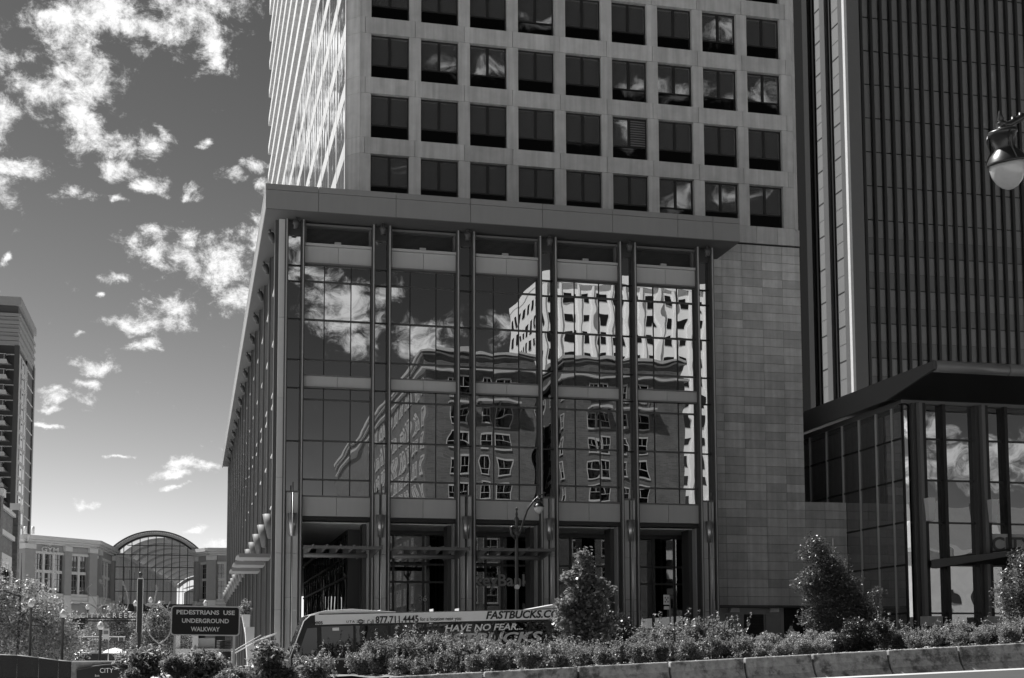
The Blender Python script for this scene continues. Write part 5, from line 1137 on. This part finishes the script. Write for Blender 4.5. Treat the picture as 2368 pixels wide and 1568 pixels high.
# ramp walls and the exit portal
RWM = mat('ramp_panel', .012, .25, .35, 2.5, streak=.4); RWC = mat('ramp_concrete', .36, .85, .2, 1.5, stain=.4, streak=.35)
rw = thing('ramp_wall', 'dark glossy ramp wall with a pale rim over streaked concrete in the lower left corner', 'wall', (-5.5, 50, 0))
us = [(-60, 1513), (0, 1515), (40, 1516.5), (90, 1522), (135, 1528), (166, 1530.5)]
for (u0, v0), (u1, v1) in zip(us[:-1], us[1:]):
    a, b = atY(u0, v0, 50), atY(u1, v1, 50); z2 = .92
    MB().hexa([(a.x+.004,50,z2),(b.x-.004,50,z2),(b.x-.004,50.1,z2),(a.x+.004,50.1,z2),(a.x+.004,50,a.z),(b.x-.004,50,b.z),(b.x-.004,50.1,b.z),(a.x+.004,50.1,a.z)]).build('wall_panel', RWM, rw)
    MB().tube([(a.x,50.02,a.z+.01),(b.x,50.02,b.z+.01)], .022, 6).build('rim', CREAM, rw)
    MB().hexa([(a.x,49.9,z2-.14),(b.x,49.9,z2-.14),(b.x,50.1,z2-.14),(a.x,50.1,z2-.14),(a.x,49.9,z2),(b.x,49.9,z2),(b.x,50.1,z2),(a.x,50.1,z2)]).build('ledge', MIDM, rw)
    MB().box(a.x, b.x, 49.95, 50.2, -1, z2-.14).build('concrete_face', RWC, rw)
a, b = atY(166, 1531, 50), atY(330, 1531, 50); pw = thing('exit_portal', 'concrete ramp portal with a dark arched board reading CITY and Exit', 'portal', (a.x, 50, 0))
MB().box(a.x+.01, b.x, 50.05, 50.5, -1, a.z).build('portal_wall', RWC, pw); ubox('coping', WHITE, pw, a.x, b.x, 50.0, 50.5, a.z, a.z+.04)
sgp = [atY(u, v, 49.95) for u, v in ((177, 1549), (195, 1545.5), (215, 1541.5), (240, 1538), (275, 1535.5), (305, 1535), (305, 1600), (177, 1600))]
MB().prism([tuple(q) for q in sgp], (0, .08, 0)).build('sign_board', mat('portal_black', .012, .4, .15), pw)
MB().tube([tuple(q+Vector((0,-.03,0))) for q in sgp[:6]], .025, 6).build('board_rim', DARKM, pw)
for s_, u0, u1, v, h in (('CITY', 231, 262, 1550.5, .165), ('Exit', 220, 230, 1562.5, .07)):
    a, b = atY(u0, v, 49.9), atY(u1, v, 49.9); text('lettering', s_, LETTER, pw, ((a.x+b.x)/2, 49.9, a.z), h=h, w=b.x-a.x, depth=.02)
# stairs, handrails, planters, bin, low wall
st_ = thing('plaza_steps', 'pale stone steps with white handrails climbing right to the podium corner', 'steps', (2.5, 70, .6))
for i in range(9): x = 1.8+i*.32; ubox('step', PAVE, st_, x, 5.2, 70.6, 73.4, .55+i*.155, .7+i*.155)
for (u0, v0, u1, v1, Y) in ((521,1517,604,1469,70.4),(540,1512,614,1471.5,71.6),(587,1484,640,1467,70.4),(611,1474,640,1464,73.0)):
    a, b = atY(u0, v0, Y), atY(u1, v1, Y); MB().tube([a, b], .028, 8).build('handrail', WHITE, st_)
    for t in (.1, .9): q = a.lerp(b, t); MB().tube([q, (q.x, q.y, q.z-.95)], .014, 6).build('rail_post', STEEL, st_)
PLM = mat('planter_white', .62, .6, .08, 2)
def planter(u0, u1, v0, v1, Y, lab, leaf):
    a, b = atY(u0, v0, Y), atY(u1, v1, Y); w = b.x-a.x; t = thing('planter', lab, 'planter', (a.x, Y, b.z))
    z0 = min(b.z, 1.2) if not leaf else b.z
    MB().hexa([(a.x+.12,Y,z0-.2),(b.x,Y,z0-.2),(b.x,Y+.9,z0-.2),(a.x+.12,Y+.9,z0-.2),(a.x-.05,Y-.05,a.z),(b.x+.02,Y-.05,a.z),(b.x+.02,Y+1,a.z),(a.x-.05,Y+1,a.z)]).build('tub', PLM, t)
    rg = np.random.default_rng(3); pts = clumps([(a.x+w*.3, Y+.5, a.z+.35, .38, .38, .4), (a.x+w*.1, Y+.5, a.z+.2, .3, .3, .3)], 900, 4)
    if leaf: o = link(bpy.data.objects.new('plant', leafmesh('plant', pts-np.array([a.x, Y, b.z]), .12, LEAF, 3, .45))); o.parent = t
planter(562, 577, 1421, 1453, 74.0, 'upper white tapered planter with a leafy plant at the podium corner', True)
planter(569, 587, 1450, 1486, 72.5, 'lower white tapered planter in front of the other one, beside the steps', False)
a = atY(518.5, 1480, 68); bn = thing('louvred_bin', 'grey round bin with a louvred top behind the sign post', 'bin', (a.x, 68, .4))
MB()._lathe([(.34,0),(.34,a.z-.95)], (a.x, 68, .4), 18).build('drum', MIDM, bn)
for i in range(7): MB()._lathe([(.26,.0),(.36,.015),(.36,.045),(.26,.05)], (a.x, 68, a.z-.52+i*.075), 18).build('louvre_ring', DARKM, bn)
lw_ = thing('plaza_wall', 'low pale plaza wall with square posts behind the pedestrian sign', 'wall', (-1, 95, 0))
a, b = atY(405, 1476, 95), atY(540, 1476, 95); zb3 = atY(450, 1500, 95).z
ubox('wall_block', mat('plaza_stone', .30, .8, .12), lw_, atY(460,1476,95).x, atY(497,1476,95).x, 95, 95.6, 0, a.z); ubox('rail_wall', PAVE, lw_, a.x, b.x, 94.6, 94.9, 0, zb3)
for u in (410, 452): x = atY(u, 1476, 95).x; ubox('post', CREAM, lw_, x-.2, x+.2, 94.9, 95.2, 0, a.z+.3)
for u in (452, 479, 505, 531): x = atY(u, 1490, 90).x; MB()._lathe([(.16,0),(.16,.9),(.1,1.05),(0,1.08)], (x, 90, 0), 12).build('bollard', CREAM, lw_)
# parking notice by the columns
a = atY(1541, 1387, 66); pk = thing('parking_sign', 'small white notice with dark squares on a post before the rightmost bay', 'sign', (a.x, 66, gz(a.x, 66)))
ubox('board', WHITE, pk, a.x-.16, a.x+.16, 65.97, 66, a.z-.25, a.z+.25); ubox('small_board', WHITE, pk, a.x-.14, a.x+.14, 65.97, 66, a.z-.5, a.z-.33); MB().tube([(a.x+.2, 66.02, gz(a.x,66)), (a.x+.2, 66.02, a.z+.2)], .035, 6).build('post', STEEL, pk)
for i, j in ((0,0),(1,1),(0,2),(2,0),(2,2)): ubox('print', LETD, pk, a.x-.1+i*.075, a.x-.05+i*.075, 65.96, 65.97, a.z-.14+j*.1, a.z-.06+j*.1)

# ------------------------------------------------------------------ person walking by the service doors
a = atY(1829, 1447, 74.0); gzp = gz(a.x, 73)+.14; Hh = a.z+.1-gzp; k = Hh/1.75
pe = thing('person', 'person in a pale jacket and dark cap walking past the service doors', 'person', (0,0,0), local=True); pe.location = (a.x, 74.0, gzp); pe.scale = (k,)*3; pe.rotation_euler = (0,0,.5)
jn_ = {'pel':((0,0,.95),.15),'ch':((0,0,1.28),.17),'nk':((0,0,1.47),.07),'hb':((0,-.01,1.55),.085),'ht':((0,-.02,1.66),.095),'ls':((-.19,0,1.4),.075),'le':((-.24,.05,1.12),.05),'lw':((-.2,-.12,.92),.035),'rs':((.19,0,1.4),.075),'re':((.25,.02,1.12),.05),'rw':((.22,-.16,.95),.035),
       'lh':((-.1,0,.9),.1),'lk':((-.1,-.1,.5),.07),'la':((-.1,.02,.1),.045),'lt':((-.1,-.14,.04),.04),'rh':((.1,0,.9),.1),'rk':((.1,.02,.5),.07),'ra':((.1,.22,.12),.045),'rt':((.1,.1,.04),.04)}
nm_ = list(jn_); ed = [('pel','ch'),('ch','nk'),('nk','hb'),('hb','ht'),('ch','ls'),('ls','le'),('le','lw'),('ch','rs'),('rs','re'),('re','rw'),('pel','lh'),('lh','lk'),('lk','la'),('la','lt'),('pel','rh'),('rh','rk'),('rk','ra'),('ra','rt')]
me = bpy.data.meshes.new('body'); me.from_pydata([jn_[n][0] for n in nm_], [(nm_.index(p), nm_.index(q)) for p, q in ed], [])
bo = link(bpy.data.objects.new('body', me)); bo.parent = pe; me.materials.append(mat('jacket', .75, .8, .15, 3)); bo.modifiers.new('skin', 'SKIN'); bo.modifiers.new('sub', 'SUBSURF').levels = 2
for i, n in enumerate(nm_): me.skin_vertices[0].data[i].radius = (jn_[n][1],)*2
me.skin_vertices[0].data[0].use_root = True
MB()._lathe([(.112,1.66),(.115,1.72),(.09,1.79),(0,1.82)], (0,-.02,0), 16).build('cap', BLACK, pe); MB().prism([(-.09,-.12,1.68),(.09,-.12,1.68),(.07,-.24,1.66),(-.07,-.24,1.66)], (0,0,.015)).build('cap_peak', BLACK, pe)
MB()._lathe([(.155,.86),(.15,.95),(.12,.7),(.16,.6)], (0,0,0), 14) 
tr_ = MB()
tr_.tube([(-.1,0,.95),(-.1,-.1,.5),(-.1,.02,.1)], [.12,.09,.07], 10); tr_.tube([(.1,0,.95),(.1,.02,.5),(.1,.22,.12)], [.12,.09,.07], 10); tr_.build('trousers', mat('trousers', .03, .85, .1), pe)
for s, z in ((-1, -.12), (1, .12)):
    hb_ = MB(); hx = -.2 if s < 0 else .22; hy = -.14 if s < 0 else -.18; hz_ = .88 if s < 0 else .91
    for f in range(4): hb_.tube([(hx+(f-1.5)*.018, hy, hz_), (hx+(f-1.5)*.02, hy-.01, hz_-.05-.008*(f in (1,2))), (hx+(f-1.5)*.02, hy-.03, hz_-.08)], [.012,.009,.007], 5)
    hb_.tube([(hx-s*.03, hy-.01, hz_+.01), (hx-s*.045, hy-.03, hz_-.03)], [.012,.008], 5); hb_.build('hand', mat('skin', .25, .6, .05), pe)
